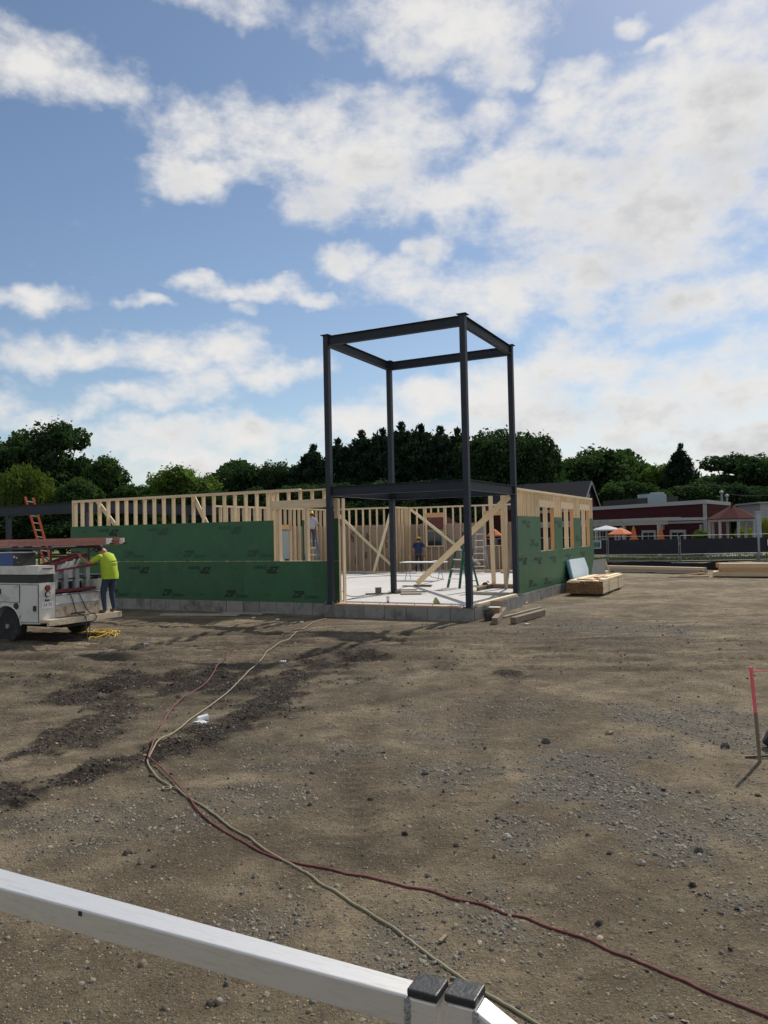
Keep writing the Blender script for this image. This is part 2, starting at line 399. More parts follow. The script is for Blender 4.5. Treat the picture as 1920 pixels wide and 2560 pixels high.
def vnoise(x, y, seed=0):
    xi = np.floor(x).astype(np.int64); yi = np.floor(y).astype(np.int64); xf = x - xi; yf = y - yi
    def h(a, b):
        n = (a * 374761393 + b * 668265263 + seed * 974711) & 0x7fffffff
        n = ((n ^ (n >> 13)) * 1274126177) & 0x7fffffff
        return ((n ^ (n >> 16)) & 0xffff) / 65535.0
    u = xf * xf * (3 - 2 * xf); v = yf * yf * (3 - 2 * yf)
    return (h(xi, yi) * (1-u) + h(xi+1, yi) * u) * (1-v) + (h(xi, yi+1) * (1-u) + h(xi+1, yi+1) * u) * v
def fbm(x, y, o=4, seed=0, lac=2.1, g=.5):
    s = 0; a = 1; t = 0
    for i in range(o):
        s = s + a * vnoise(x, y, seed + i * 17); t += a; a *= g; x = x * lac + 3.7; y = y * lac + 1.3
    return s / t
def seg_dist(x, y, pts):
    d = np.full(x.shape, 1e9)
    for (ax, ay), (bx, by) in zip(pts[:-1], pts[1:]):
        vx, vy = bx - ax, by - ay; L = vx*vx + vy*vy + 1e-9
        t = np.clip(((x-ax)*vx + (y-ay)*vy) / L, 0, 1)
        d = np.minimum(d, np.hypot(x - ax - t*vx, y - ay - t*vy))
    return d
def seg_param(x, y, pts):
    """distance to a polyline and length along it"""
    d = np.full(x.shape, 1e9); sp = np.zeros_like(x); acc = 0.0
    for (ax, ay), (bx, by) in zip(pts[:-1], pts[1:]):
        vx, vy = bx - ax, by - ay; L = math.hypot(vx, vy) + 1e-9
        t = np.clip(((x-ax)*vx + (y-ay)*vy) / (L*L), 0, 1); q = np.hypot(x - ax - t*vx, y - ay - t*vy)
        k = q < d; d = np.where(k, q, d); sp = np.where(k, acc + t*L, sp); acc += L
    return d, sp
def gp(l): return [(lambda q: (q.x, q.y))(atz(a, b)) for a, b in l]
# dug-up dark mud (strips and patches), lying where the photograph shows it
MUD = [(gp([(70,1990),(170,1945),(260,1915),(360,1885),(470,1860),(560,1815),(640,1780),(700,1740),(760,1690),(830,1655),(900,1640)]), .30, 1.0),
       (gp([(0,1905),(90,1875),(170,1845),(260,1805),(300,1760)]), .34, .85),
       (gp([(230,1735),(330,1705),(420,1722),(520,1700),(610,1712)]), .62, 1.0),
       (gp([(0,1720),(120,1705),(230,1720)]), .4, .6),
       (gp([(500,1680),(560,1690),(640,1730)]), .45, .8),
       (gp([(800,1705),(880,1695)]), .22, .7), (gp([(1240,1686),(1290,1682)]), .18, .9), (gp([(1030,1675),(1110,1668)]), .3, .5),
       (gp([(-60,1830),(250,1790),(560,1740)]), 1.5, .42), (gp([(-60,1740),(300,1720),(640,1700)]), 1.3, .42), (gp([(200,1990),(420,1900),(640,1830)]), 1.0, .3), (gp([(700,2080),(900,2000),(1000,1900)]), .7, .22), (gp([(1080,1740),(1200,1760),(1300,1720)]), .9, .25), (gp([(1500,1700),(1700,1690)]), .9, .2),
       (gp([(600,1608),(720,1600),(850,1612),(960,1614)]), .5, .35)]  # last strip: weak darkening of the dirt before the tower
TRK = [(gp([(-150,1612),(80,1610),(330,1622),(560,1628),(760,1612),(1000,1600)]), .11, .06), (gp([(-150,1570),(100,1575),(350,1582),(600,1590),(820,1580)]), .12, .05), (gp([(150,1560),(400,1566),(640,1572)]), .1, .05), (gp([(-150,1685),(40,1690),(160,1700),(280,1730)]), .12, .06), (gp([(1350,1600),(1600,1596),(1900,1606)]), .12, .035), (gp([(1250,1665),(1500,1675),(1900,1668)]), .12, .03), (gp([(-150,1622),(0,1628),(200,1636),(420,1655),(640,1652),(900,1628),(1200,1622),(1500,1628),(1950,1645)]), .20, .050), (gp([(-150,1597),(0,1600),(250,1604),(500,1615),(800,1602),(1100,1588),(1300,1584)]), .20, .045),
       (gp([(-100,1655),(60,1662),(200,1678),(340,1694),(520,1692)]), .18, .05), (gp([(-100,1640),(100,1645),(300,1665),(480,1672),(640,1672),(900,1650),(1250,1640),(1600,1650)]), .18, .04),
       (gp([(1010,1650),(950,1730),(915,1820),(893,1930),(888,2040),(905,2160)]), .15, .018), (gp([(1330,1655),(1240,1760),(1190,1870),(1180,2010)]), .15, .014), (gp([(1050,1608),(1250,1604),(1480,1612),(1700,1612)]), .20, .03)]
def tracks(x, y):
    h = np.zeros_like(x); c = np.zeros_like(x)
    for pts, w, dep in TRK:
        d, s = seg_param(x, y, pts); e = np.exp(-(d / w)**2)
        h += -dep*e + dep*.55*np.exp(-((d - w*1.55) / (w*.4))**2) + e*.009*np.sin(2*math.pi*s / .16)
        c = np.maximum(c, np.clip(e*dep*22, 0, 1)*(.6 + .4*np.sin(2*math.pi*s / .16)))
    return h, c
GRAV = [(1440,1905,.75,1),(1500,1960,.7,1),(1620,1880,.6,.8),(1700,1790,.8,.9),(1800,1840,.6,.8),(1380,1975,.45,.9),(1150,1930,.6,.7),(1560,2040,.5,.9),(1640,2080,.45,.9),(1720,2000,.4,.7),
        (1100,1850,.7,.55),(1290,1770,.8,.35),(1720,2130,.3,.8),(1330,2090,.4,.7),(620,1990,.6,.6),(760,1900,.7,.5),(180,2060,.6,.6),(880,1870,.6,.5),(1500,1570,1.6,.7),(1690,1578,.5,1.0),(1440,1520,1.8,.6),(640,2330,.35,.6),(1010,2380,.3,.6),(1250,2300,.35,.6),
        (1040,1790,.6,.45),(1850,2050,.5,.8),(1870,2250,.3,.7),(330,2000,.5,.4),(980,1690,.8,.35)]
GR = [(atz(a, b).x, atz(a, b).y, r, w) for a, b, r, w in GRAV]
def masks(x, y):
    nn = fbm(x*3.1, y*3.1, 4, 5); n2 = fbm(x*1.3, y*1.3, 3, 9)
    mud = np.zeros_like(x)
    for pts, w, s in MUD:
        mud = np.maximum(mud, s * np.clip(1.35 - seg_dist(x, y, pts) / (w*1.35) + (nn - .5) * 3.0, 0, 1))
    gr = np.zeros_like(x)
    for gx, gy, r, w in GR:
        gr = np.maximum(gr, w * np.clip(1.5 - np.hypot((x-gx), (y-gy)) / (r*.85) + (nn - .5) * 2.2 + (n2 - .5) * 1.2, 0, 1))
    return mud, gr
def height(x, y, mud=None):
    near = np.clip((40 - y) / 14, 0, 1)
    d = (C1.x, C1.y)
    h = (fbm(x*.35, y*.35, 3, 1) - .5) * .07 + (fbm(x*1.7, y*1.7, 3, 2) - .5) * .030 + (fbm(x*7, y*7, 3, 3) - .5) * .020 + np.clip((y - 9) / 6, 0, 1) * (fbm(x*1.6, y*4.2, 4, 13) - .5) * .10
    # wheel ruts left by lorries turning in front of the foundation
    band = np.clip((y - 13.5) / 1.5, 0, 1) * np.clip((20.5 - y) / 1.5, 0, 1) * np.clip((3.5 - x) / 3, 0, 1)
    xw = x + .6 * np.sin(y * .5)
    rut = fbm(xw * .22 + 7, (y + .05 * x + .02 * x * np.sin(x*.3)) * 3.4, 3, 21) - .5
    h = h + band * rut * .20
    band2 = np.clip((y - 15.2) / .8, 0, 1) * np.clip((18.2 - y) / .8, 0, 1) * np.clip((x - 1) / 3, 0, 1)
    h = h + band2 * (fbm(x * .3, y * 3.0, 3, 31) - .5) * .09
    h = h + tracks(x, y)[0]
    if mud is not None: h = h + np.clip(mud - .3, 0, 1) * 1.4 * (fbm(x*4.5, y*4.5, 3, 41) * .075 - .02 + (fbm(x*13, y*13, 2, 43) - .5) * .05)
    # flat beside the foundation, posts, lorry and stacks so that things stand on it
    lx = (x - d[0]) * A.x + (y - d[1]) * A.y; ly = (x - d[0]) * Bv.x + (y - d[1]) * Bv.y
    inside = (lx > -11) & (lx < TW + .5) & (ly > -.5)
    dx = np.maximum(np.maximum(-11 - lx, lx - (TW + .5)), 0); dy = np.maximum(-.5 - ly, 0)
    near = near * np.clip(np.hypot(dx, dy) / 2.0, .25, 1) * np.where(inside, 0.0, 1.0)
    return h * near
def hz(x, y):
    X = np.array([float(x)]); Y = np.array([float(y)]); m, g = masks(X, Y)
    return float(height(X, Y, m)[0])

def axis(spec):
    out = []
    for a, b, s in spec: out += list(np.arange(a, b - 1e-6, s))
    out.append(spec[-1][1]); return np.array(out)
xs = axis([(-700,-60,80),(-60,-30,6),(-30,-13,.5),(-13,-6,.075),(-6,6,.042),(6,13,.09),(13,30,.6),(30,60,6),(60,700,80)])
ys = axis([(-60,0,6),(0,2,.25),(2,11,.042),(11,22,.085),(22,46,.5),(46,100,6),(100,900,100)])
X, Y = np.meshgrid(xs, ys)
mudm, grm = masks(X, Y)
Z = height(X, Y, mudm)
nx, ny = len(xs), len(ys)
co = np.stack([X, Y, Z], -1).reshape(-1, 3)
i = np.arange(nx*ny).reshape(ny, nx)
quads = np.stack([i[:-1, :-1], i[:-1, 1:], i[1:, 1:], i[1:, :-1]], -1).reshape(-1, 4)
def np_mesh(name, co, faces, k, mats, smooth=True):
    me = bpy.data.meshes.new(name)
    me.vertices.add(len(co)); me.vertices.foreach_set('co', co.astype(np.float32).ravel())
    nf = len(faces); me.loops.add(nf*k); me.loops.foreach_set('vertex_index', faces.astype(np.int32).ravel())
    me.polygons.add(nf); me.polygons.foreach_set('loop_start', np.arange(0, nf*k, k, dtype=np.int32))
    try: me.polygons.foreach_set('loop_total', np.full(nf, k, np.int32))
    except Exception: pass
    for m in mats: me.materials.append(m)
    if smooth: me.polygons.foreach_set('use_smooth', np.ones(nf, bool))
    me.update(calc_edges=True); return me

def ground_material():
    m = bpy.data.materials.new('dirt'); m.use_nodes = True; t = m.node_tree; N, L = t.nodes, t.links; b = N['Principled BSDF']
    b.inputs['Roughness'].default_value = .95; b.inputs['Specular IOR Level'].default_value = .2
    g = N.new('ShaderNodeNewGeometry')
    def noise(s, d=6, r=.6, st=None):
        n = N.new('ShaderNodeTexNoise'); n.inputs['Scale'].default_value = s; n.inputs['Detail'].default_value = d; n.inputs['Roughness'].default_value = r
        if st:
            mp = N.new('ShaderNodeMapping'); mp.inputs['Scale'].default_value = st; L.new(g.outputs['Position'], mp.inputs['Vector']); L.new(mp.outputs[0], n.inputs['Vector'])
        else: L.new(g.outputs['Position'], n.inputs['Vector'])
        return n.outputs['Fac']
    def rng_(v, a, b2, c=0., d=1.):
        r = N.new('ShaderNodeMapRange'); r.inputs['From Min'].default_value = a; r.inputs['From Max'].default_value = b2; r.inputs['To Min'].default_value = c; r.inputs['To Max'].default_value = d
        L.new(v, r.inputs['Value']); return r.outputs[0]
    def mix(f, a, bb):
        x = N.new('ShaderNodeMix'); x.data_type = 'RGBA'
        L.new(f, x.inputs['Factor'])
        for s, v in (('A', a), ('B', bb)):
            if isinstance(v, tuple): x.inputs[s].default_value = (*v, 1)
            else: L.new(v, x.inputs[s])
        return x.outputs['Result']
    c = mix(rng_(noise(.38, 5, .65), .41, .59), (.178, .138, .086), (.405, .325, .208))
    c = mix(rng_(noise(2.3, 6), .42, .66, 0, .75), c, (.152, .117, .075))
    c = mix(rng_(noise(1.1, 5), .56, .70, 0, .7), c, (.44, .36, .25))
    c = mix(rng_(noise(6.5, 6, .75), .52, .68, 0, .6), c, (.106, .082, .053))
    c = mix(rng_(noise(38, 4, .75), .52, .66, 0, .8), c, (.085, .070, .052))
    c = mix(rng_(noise(70, 3, .7), .56, .68, 0, .8), c, (.44, .38, .29))
    # shadow streaks of ruts and wheel tracks further off, painted into the colour
    am = N.new('ShaderNodeAttribute'); am.attribute_name = 'mud'; ag = N.new('ShaderNodeAttribute'); ag.attribute_name = 'gravel'; at = N.new('ShaderNodeAttribute'); at.attribute_name = 'track'
    st = rng_(noise(1.0, 5, .65, (.35, 4.0, 1)), .42, .62)
    tr = N.new('ShaderNodeMath'); tr.operation = 'MULTIPLY'; L.new(st, tr.inputs[0]); L.new(at.outputs['Fac'], tr.inputs[1])
    c = mix(tr.outputs[0], c, (.14, .112, .082))
    ar = N.new('ShaderNodeAttribute'); ar.attribute_name = 'rut'; c = mix(rng_(ar.outputs['Fac'], 0, 1, 0, .9), c, (.085, .067, .047))
    c = mix(rng_(ag.outputs['Fac'], .2, 1, 0, .75), c, (.17, .16, .14))
    mf = N.new('ShaderNodeMath'); mf.operation = 'MULTIPLY'; L.new(am.outputs['Fac'], mf.inputs[0]); L.new(rng_(noise(9, 5, .7), .25, .55, .55, 1.15), mf.inputs[1])
    c = mix(mf.outputs[0], c, (.040, .031, .023))
    L.new(c, b.inputs['Base Color'])
    h1 = noise(11, 8, .72); h2 = noise(70, 4, .7)
    ad = N.new('ShaderNodeMath'); ad.operation = 'MULTIPLY_ADD'; ad.inputs[1].default_value = .35; L.new(h2, ad.inputs[0]); L.new(h1, ad.inputs[2])
    bp = N.new('ShaderNodeBump'); bp.inputs['Strength'].default_value = 1.0; bp.inputs['Distance'].default_value = .10
    L.new(ad.outputs[0], bp.inputs['Height']); L.new(bp.outputs[0], b.inputs['Normal'])
    return m
GM = ground_material()
gme = np_mesh('ground', co, quads, 4, [GM])
band = np.clip((Y - 12.5) / 2.5, 0, 1) * np.clip((21.5 - Y) / 1.5, 0, 1) * np.clip((14 - X) / 8, .35, 1)
for nm, arr in (('mud', mudm), ('gravel', grm), ('track', band), ('rut', tracks(X, Y)[1])):
    at = gme.attributes.new(nm, 'FLOAT', 'POINT'); at.data.foreach_set('value', arr.astype(np.float32).ravel())
tag(link('ground', gme), 'bare brown dirt yard with wheel ruts', 'ground', kind='structure')

# loose stones: chips with 8 jittered corners
def scatter(name, label, cat, n, dens, size, flat, mats, xr, yr, seed, ybias=1.6, sink=.3, smooth=False):
    r = np.random.default_rng(seed); P = []
    while sum(len(p) for p in P) < n:
        m = 60000
        # even screen-independent density that thins out with distance from the yard's near edge
        y = yr[0] + (yr[1] - yr[0]) * r.random(m) ** ybias
        x = r.uniform(xr[0], xr[1], m)
        mu, gv = masks(x, y); k = r.random(m) < dens(mu, gv, x, y)
        lx = (x - C1.x) * A.x + (y - C1.y) * A.y; ly = (x - C1.x) * Bv.x + (y - C1.y) * Bv.y
        k &= ~((lx > -10.9) & (lx < TW + .16) & (ly > -.15))
        P.append(np.stack([x[k], y[k], height(x[k], y[k], mu[k])], 1))
    P = np.concatenate(P)[:n]
    s = size[0] * np.exp(r.random(n) ** 2.2 * math.log(size[1] / size[0]))
    base = np.array([(a, b, c) for c in (-1, 1) for a, b in ((-1, -1), (1, -1), (1, 1), (-1, 1))], float)
    v = base[None] * r.uniform(.45, 1.0, (n, 8, 3)); v[:, 4:, :2] *= r.uniform(.45, .85, (n, 1, 1))
    v[:, :, 0] *= r.uniform(.7, 1.3, (n, 1)); v[:, :, 2] *= r.uniform(flat[0], flat[1], (n, 1))
    tx, ty = r.normal(0, .25, (2, n, 1))
    v[:, :, 2] += v[:, :, 0] * tx + v[:, :, 1] * ty
    a = r.random((n, 1)) * 6.283; c_, s_ = np.cos(a), np.sin(a)
    x = v[:, :, 0] * c_ - v[:, :, 1] * s_; y = v[:, :, 0] * s_ + v[:, :, 1] * c_
    v = np.stack([x, y, v[:, :, 2]], -1) * (s / 2)[:, None, None]
    v[:, :, 2] += (s * np.mean(flat) * (.5 - sink))[:, None]
    v += P[:, None]
    F = np.array(MB.BF[1:]); F = (np.arange(n)[:, None, None] * 8 + F[None]).reshape(-1, 4)
    me = np_mesh(name, v.reshape(-1, 3), F, 4, mats, smooth)
    mi = np.repeat(r.integers(0, len(mats), n), 5).astype(np.int32); me.polygons.foreach_set('material_index', mi)
    return tag(link(name, me), label, cat, kind='stuff')
def rockmat(nm, c): return mat(nm, c, .95, var=.3, scale=18, coord='Object', rand=0, bump=.3, bscale=60, spec=.1)
RK = [rockmat('stone_grey', (.21, .195, .165)), rockmat('stone_dark', (.11, .10, .088)), rockmat('stone_tan', (.30, .25, .185)), rockmat('stone_green_grey', (.195, .195, .160)), rockmat('stone_light', (.36, .325, .27))]
scatter('gravel', 'loose grey crushed stone lying in patches on the dirt', 'gravel', 30000, lambda mu, g, x, y: np.clip(g, .10, 1)**1.2, (.010, .046), (.22, .55), [RK[0], RK[1], RK[3], RK[0], RK[2], RK[3], RK[1], RK[0]], (-7, 8.5), (3.2, 20), 5)
scatter('pebbles', 'small tan and grey pebbles strewn over the dirt', 'pebbles', 85000, lambda mu, g, x, y: .30 + .70*g, (.006, .022), (.3, .7), [RK[0], RK[2], RK[1], RK[2], RK[2], RK[1]], (-7, 7.5), (2.8, 16), 6, 1.5)
CLOD = mat('dry_clod', (.16, .125, .088), .95, var=.25, scale=20, rand=0); MCLOD = mat('wet_clod', (.040, .031, .023), .95, var=.3, scale=20, rand=0)
scatter('mud_clods', 'dark broken clods of churned mud in strips', 'mud', 10000, lambda mu, g, x, y: np.clip(mu - .4, 0, 1), (.008, .048), (.3, .6), [MCLOD], (-9, 3), (5, 17), 8, 1.2, .25)
scatter('dirt_clods', 'dry brown clods of earth strewn over the yard', 'clods', 2400, lambda mu, g, x, y: .4 + .6*mu, (.012, .065), (.4, .8), [CLOD, MCLOD, RK[1]], (-9, 9), (3.2, 20), 9, 1.2, .3)
# ------------------------------------------------------------------ foundation and slab
RZ = -YAW
fd = thing('building_foundation', 'grey poured concrete foundation with white slab under the new building', 'foundation', C1, RZ)
def fpanels(x0, y0, x1, y1, inward):
    """form-panel blocks of 2 ft along the line; inward = unit offset towards the slab"""
    L = math.hypot(x1-x0, y1-y0); n = max(1, round(L / .61)); w = L / n; d = Vector(((x1-x0)/L, (y1-y0)/L, 0)); iv = Vector((*inward, 0))
    for k in range(n):
        c0 = Vector((x0, y0, 0)) + d * (k*w + .007); c1 = Vector((x0, y0, 0)) + d * ((k+1)*w - .007)
        th = .10 + rnd.uniform(-.004, .004); off = iv * (.05 + rnd.uniform(0, .006)); zc = (ZS - .06) / 2
        board('concrete_panel', M['concrete'], fd, c0 + off + Vector((0, 0, zc)), c1 + off + Vector((0, 0, zc)), th, ZS + .058, (0, 0, 1))
    q0 = Vector((x0, y0, 0)) + iv * .115 - d*0.0; q1 = Vector((x1, y1, 0)) + iv * .115
    board('concrete_core', M['joint'], fd, q0 + Vector((0, 0, .14)), q1 + Vector((0, 0, .14)), .03, .37)
TX0, TX1, TY0, TY1 = -.15, TW + .15, -.15, TD + .15
LWY = .19
fpanels(-10.56, LWY, TX0 - .003, LWY, (0, 1)); fpanels(TX0, TY0, TX1, TY0, (0, 1))
fpanels(TX1, TY0 + .106, TX1, TY1, (-1, 0)); fpanels(TW + .03, TY1 + .003, TW + .03, 15.05, (-1, 0))
sb = MB()
sb.box(-10.5, TW - .106, LWY + .135, 18.6, .05, ZS - .001)
sb.box(TX0 + .02, TX1 - .135, TY0 + .135, LWY + .133, .05, ZS - .001); sb.box(TW - .104, TX1 - .135, LWY + .135, TY1, .05, ZS - .001)
sb.build('slab', M['slab'], fd)
# footing ledge left of the tower (concrete return)
MB().box(TX0 - .001, TX0 + .098, TY0 + .108, LWY - .002, -.04, ZS - .002).build('concrete_return', M['concrete'], fd)

# ------------------------------------------------------------------ steel tower
tw = thing('steel_tower_frame', 'tall dark grey steel tower frame of four columns and eight beams', 'steel frame', C1 + Vector((0, 0, ZS)), RZ)
HC, H1, H2 = .076, 3.289, 7.56
cor = [(0, 0), (TW, 0), (TW, TD), (0, TD)]
for x, y in cor:
    c = MB().box(x-HC, x+HC, y-HC, y+HC, .022, H2 - .012).build('column', M['steel'], tw)
    MB().box(x-.15, x+.15, y-.15, y+.15, 0.001, .021).build('base_plate', M['steel'], c)
    MB().box(x-.13, x+.13, y-.13, y+.13, H2 - .011, H2 + .006).build('cap_plate', M['steel'], c)
    for sx_, sy_ in ((-1, -1), (1, -1), (1, 1), (-1, 1)):
        MB().cyl((x+sx_*.115, y+sy_*.115, .055), (0, 0, 1), .012, .07, 8).build('anchor_bolt', M['galv'], c)
for hh, dep in ((H2 - .035, .262), (H1, .262)):
    for (x0, y0), (x1, y1) in zip(cor, cor[1:] + cor[:1]):
        p0, p1 = Vector((x0, y0, hh)), Vector((x1, y1, hh)); d = (p1 - p0).normalized()
        b = MB().ibeam(p0 + d*(HC+.006), p1 - d*(HC+.006), dep, .146).build('beam', M['steel'], tw)
        for q, s in ((p0, 1), (p1, -1)):       # shear tab with bolts at each end
            a = q + d*s*(HC + .001); nn = Vector((-d.y, d.x, 0))
            t = MB().bar(a + nn*.012 + Vector((0, 0, -dep*.5)), a + d*s*.11 + nn*.012 + Vector((0, 0, -dep*.5)), .012, .17)
            for k in range(3): t.cyl(a + d*s*.06 + nn*.022 + Vector((0, 0, -dep*.5 + (k-1)*.055)), nn, .011, .02, 6)
            t.build('shear_tab', M['steel'], b)

# ------------------------------------------------------------------ lettering
def text_mesh(body, size, shear=.0, offset=0.0):
    cu = bpy.data.curves.new('lettering', 'FONT'); cu.body = body; cu.size = size; cu.shear = shear; cu.offset = offset; cu.align_x = 'CENTER'; cu.align_y = 'CENTER'
    cu.resolution_u = 2
    o = bpy.data.objects.new('lettering', cu); COL.objects.link(o)
    bpy.context.view_layer.update()
    me = bpy.data.meshes.new_from_object(o.evaluated_get(bpy.context.evaluated_depsgraph_get()))
    bpy.data.objects.remove(o); bpy.data.curves.remove(cu); return me
def merged(parts, m):
    vs, fs = [], []
    for me, dx, dy in parts:
        n = len(vs); vs += [(v.co.x+dx, v.co.y+dy, 0) for v in me.vertices]; fs += [tuple(i+n for i in p.vertices) for p in me.polygons]
    out = bpy.data.meshes.new('lettering'); out.from_pydata(vs, [], fs); out.materials.append(m); out.update(); return out
_z = text_mesh('ZIP', .27, .35, .012); _sy = text_mesh('System', .17, .35, .002)
LOGO = {k: merged([(_z, -.20, 0), (_sy, .26, -.055)], M[k]) for k in ('print', 'print_faint', 'print_osb')}
_tm = text_mesh('SYSTEM', .07)
SMALL = {k: merged([(_tm, 0, 0)], M[k]) for k in ('print', 'print_faint')}
def stick(me, parent, pos, xdir, zdir, flip=False):
    """flat print on a panel: pos local, xdir = writing direction, zdir = up of the letters"""
    x, z = Vector(xdir), Vector(zdir)
    if flip: x, z = -x, -z
    n = x.cross(z)
    o = bpy.data.objects.new('lettering', me); COL.objects.link(o); o.parent = parent
    o.matrix_basis = Matrix(((x.x, z.x, n.x, pos[0]), (x.y, z.y, n.y, pos[1]), (x.z, z.z, n.z, pos[2]), (0, 0, 0, 1)))
    return o

# ------------------------------------------------------------------ framed walls
ST, SDp = .038, .140
WOUT = .214
def stud(par, x, y, z0, z1, ax, m='lumber', name='stud'):
    """upright 2x6; ax = 'x' when the wall runs along local x"""
    return board(name, M[m], par, (x, y, z0), (x, y, z1), *((SDp, ST) if ax == 'x' else (ST, SDp)), up=(1, 0, 0))
def plate(par, p0, p1, name='plate', m='lumber', w=SDp, t=ST): return board(name, M[m], par, p0, p1, w, t)

# front wall of the left wing (runs along local x)
fw = thing('framed_front_wall', 'long front stud wall with dark green printed sheathing and open studs above', 'framed wall', C1 + Vector((0, 0, ZS)), RZ)
yo = WOUT; ys_ = yo + .013 + SDp/2
plate(fw, (-10.46, ys_, .019), (.28, ys_, .019), 'bottom_plate')
plate(fw, (-10.46, ys_, 3.243), (-.20, ys_, 3.243), 'top_plate'); plate(fw, (-10.46, ys_, 3.282), (-1.16, ys_, 3.282), 'top_plate')
xx = -10.44; xs_ = [-10.44, -10.40, -10.36]
while xx < -2.3: xx += .4064; xs_.append(xx)
xs_ = [q for q in xs_ if q < -2.25] + [-2.17, -2.13]
for q in xs_: stud(fw, q, ys_, .038, 3.224, 'x')
for q in (-1.98, -1.90): stud(fw, q, ys_, .038, 2.73, 'x')
board('header', M['lumber'], fw, (-2.11, yo + .06, 2.85), (.06, yo + .06, 2.85), .09, .24)
for q in np.arange(-1.98, -.2, .4064): stud(fw, q, ys_, 2.971, 3.224, 'x', name='cripple_stud')
stud(fw, -.96, ys_, .038, 2.73, 'x'); stud(fw, -.92, ys_, .038, 2.73, 'x')
for q in (.02, .06, .10, .26): stud(fw, q, ys_, .038, 2.96, 'x')
plate(fw, (-1.88, ys_, 1.18), (-.98, ys_, 1.18), 'sill_plate'); plate(fw, (-.90, ys_, 1.18), (0, ys_, 1.18), 'sill_plate')
board('brace', M['lumber_bright'], fw, (-9.45, ys_ + .10, 3.26), (-7.2, ys_ + .10, 1.0), .14, .038, up=(0, 1, 0))
board('brace', M['lumber_bright'], fw, (-5.25, ys_ + .10, 3.26), (-3.9, ys_ + .10, 1.0), .14, .038, up=(0, 1, 0))
panels = []
def shp(par, x0, x1, z0, z1, name='sheathing_panel'):
    o = board(name, M['sheathing'], par, (x0 + .0015, yo + .006, (z0+z1)/2), (x1 - .0015, yo + .006, (z0+z1)/2), .012, z1 - z0 - .003)
    panels.append((o, x0, x1, z0, z1)); return o
for a, b in ((-10.5, -8.06), (-8.06, -5.62), (-5.62, -3.18), (-3.18, -.74), (-.74, .14)): shp(fw, a, b, -.04, 1.198)
for a, b in ((-10.52, -9.28), (-9.28, -6.84), (-6.84, -4.4), (-4.4, -2.07)): shp(fw, a, b, 1.202, 2.40)
shp(fw, -.06, .14, 1.202, 2.40); shp(fw, -1.07, -1.0, 1.202, 2.38)
def on_front(px, py):
    d = ray(px, py); n = Bv; o = C1 + Bv * WOUT; t = o.dot(n) / (d.x*n.x + d.y*n.y); q = Vector((d.x*t, d.y*t, CAMH + d.z*t)) - C1
    return q.dot(A), q.z - ZS
def print_front(px, py, k, flip, small=False):
    x, z = on_front(px, py)
    for o, x0, x1, z0, z1 in panels:
        if x0 <= x <= x1 and z0 <= z <= z1:
            c = o.matrix_basis.inverted()
            s = stick((SMALL if small else LOGO)[k], o, (0, 0, 0), (1, 0, 0), (0, 0, 1), flip)
            m = Matrix(((-1 if flip else 1, 0, 0, x), (0, 0, -1, yo - .004), (0, -1 if flip else 1, 0, z), (0, 0, 0, 1)))
            s.matrix_basis = c @ m; return
for px, py, k, fl in ((275,1331,'print',1),(400,1329,'print_faint',1),(580,1325,'print_faint',1),(197,1387,'print',0),(330,1386,'print_faint',0),(482,1385,'print_faint',0),(645,1384,'print_faint',0),
                      (352,1425,'print',1),(503,1425,'print',1),(670,1424,'print',1),(292,1481,'print',0),(428,1482,'print',0),(587,1485,'print',0),(758,1487,'print',0)):
    print_front(px, py, k, bool(fl))
for px, py, k in ((211,1330,'print'),(505,1487,'print'),(668,1489,'print'),(560,1388,'print_faint'),(345,1486,'print'),(438,1423,'print_faint'),(590,1422,'print_faint')): print_front(px, py, k, False, True)

# right wall (runs along local y), outer face at x = TW
rw = thing('framed_right_wall', 'right stud wall with light green sheathing and three window openings', 'framed wall', C1 + Vector((0, 0, ZS)), RZ)
xo = TW; xs2 = xo - .013 - SDp/2
Y0, Y1 = 4.28, 14.85
plate(rw, (xs2, Y0, .019), (xs2, Y1, .019), 'bottom_plate'); plate(rw, (xs2, Y0, 3.203), (xs2, Y1, 3.203), 'top_plate'); plate(rw, (xs2, Y0, 3.242), (xs2, Y1, 3.242), 'top_plate', 'lumber_bright')
wins = ((6.74, 8.55), (9.65, 11.42), (12.57, 14.22))
yy = Y0 + .02
while yy < Y1:
    if not any(a - .07 < yy < b + .07 for a, b in wins): stud(rw, xs2, yy, .038, 3.184, 'y')
    else:
        stud(rw, xs2, yy, .038, 1.21, 'y', name='cripple_stud')
        stud(rw, xs2, yy, 2.971, 3.184, 'y', name='cripple_stud')
    yy += .4064 if rnd.random() > .25 else .2032
stud(rw, xs2, Y1 - .02, .038, 3.184, 'y')
for a, b in wins:
    for q in (a - .02, b + .02, b + .06): stud(rw, xs2, q, .038, 2.73 if q != b + .06 else 3.184, 'y', 'lumber_orange' if q == b + .02 else 'lumber')  # far jambs take orange lumber to paint their shade with warm bounce
    board('header', M['lumber'], rw, (xo - .06, a - .04, 2.85), (xo - .06, b + .04, 2.85), .09, .24)
    plate(rw, (xs2, a, 1.229), (xs2, b, 1.229), 'sill_plate', 'lumber_bright')
    m_ = (a + b) / 2; stud(rw, xs2, m_ - .02, 1.249, 2.73, 'y'); stud(rw, xs2, m_ + .02, 1.249, 2.73, 'y')
rpan = []
def shr(y0, y1, z0, z1):
    o = board('sheathing_panel', M['sheathing'], rw, (xo - .006, y0 + .0015, (z0+z1)/2), (xo - .006, y1 - .0015, (z0+z1)/2), .012, z1 - z0 - .003); rpan.append((o, y0, y1, z0, z1))
for a, b in ((Y0 - .02, 6.72), (6.72, 9.16), (9.16, 11.6), (11.6, 14.04), (14.04, 14.87)): shr(a, b, -.04, 1.248)
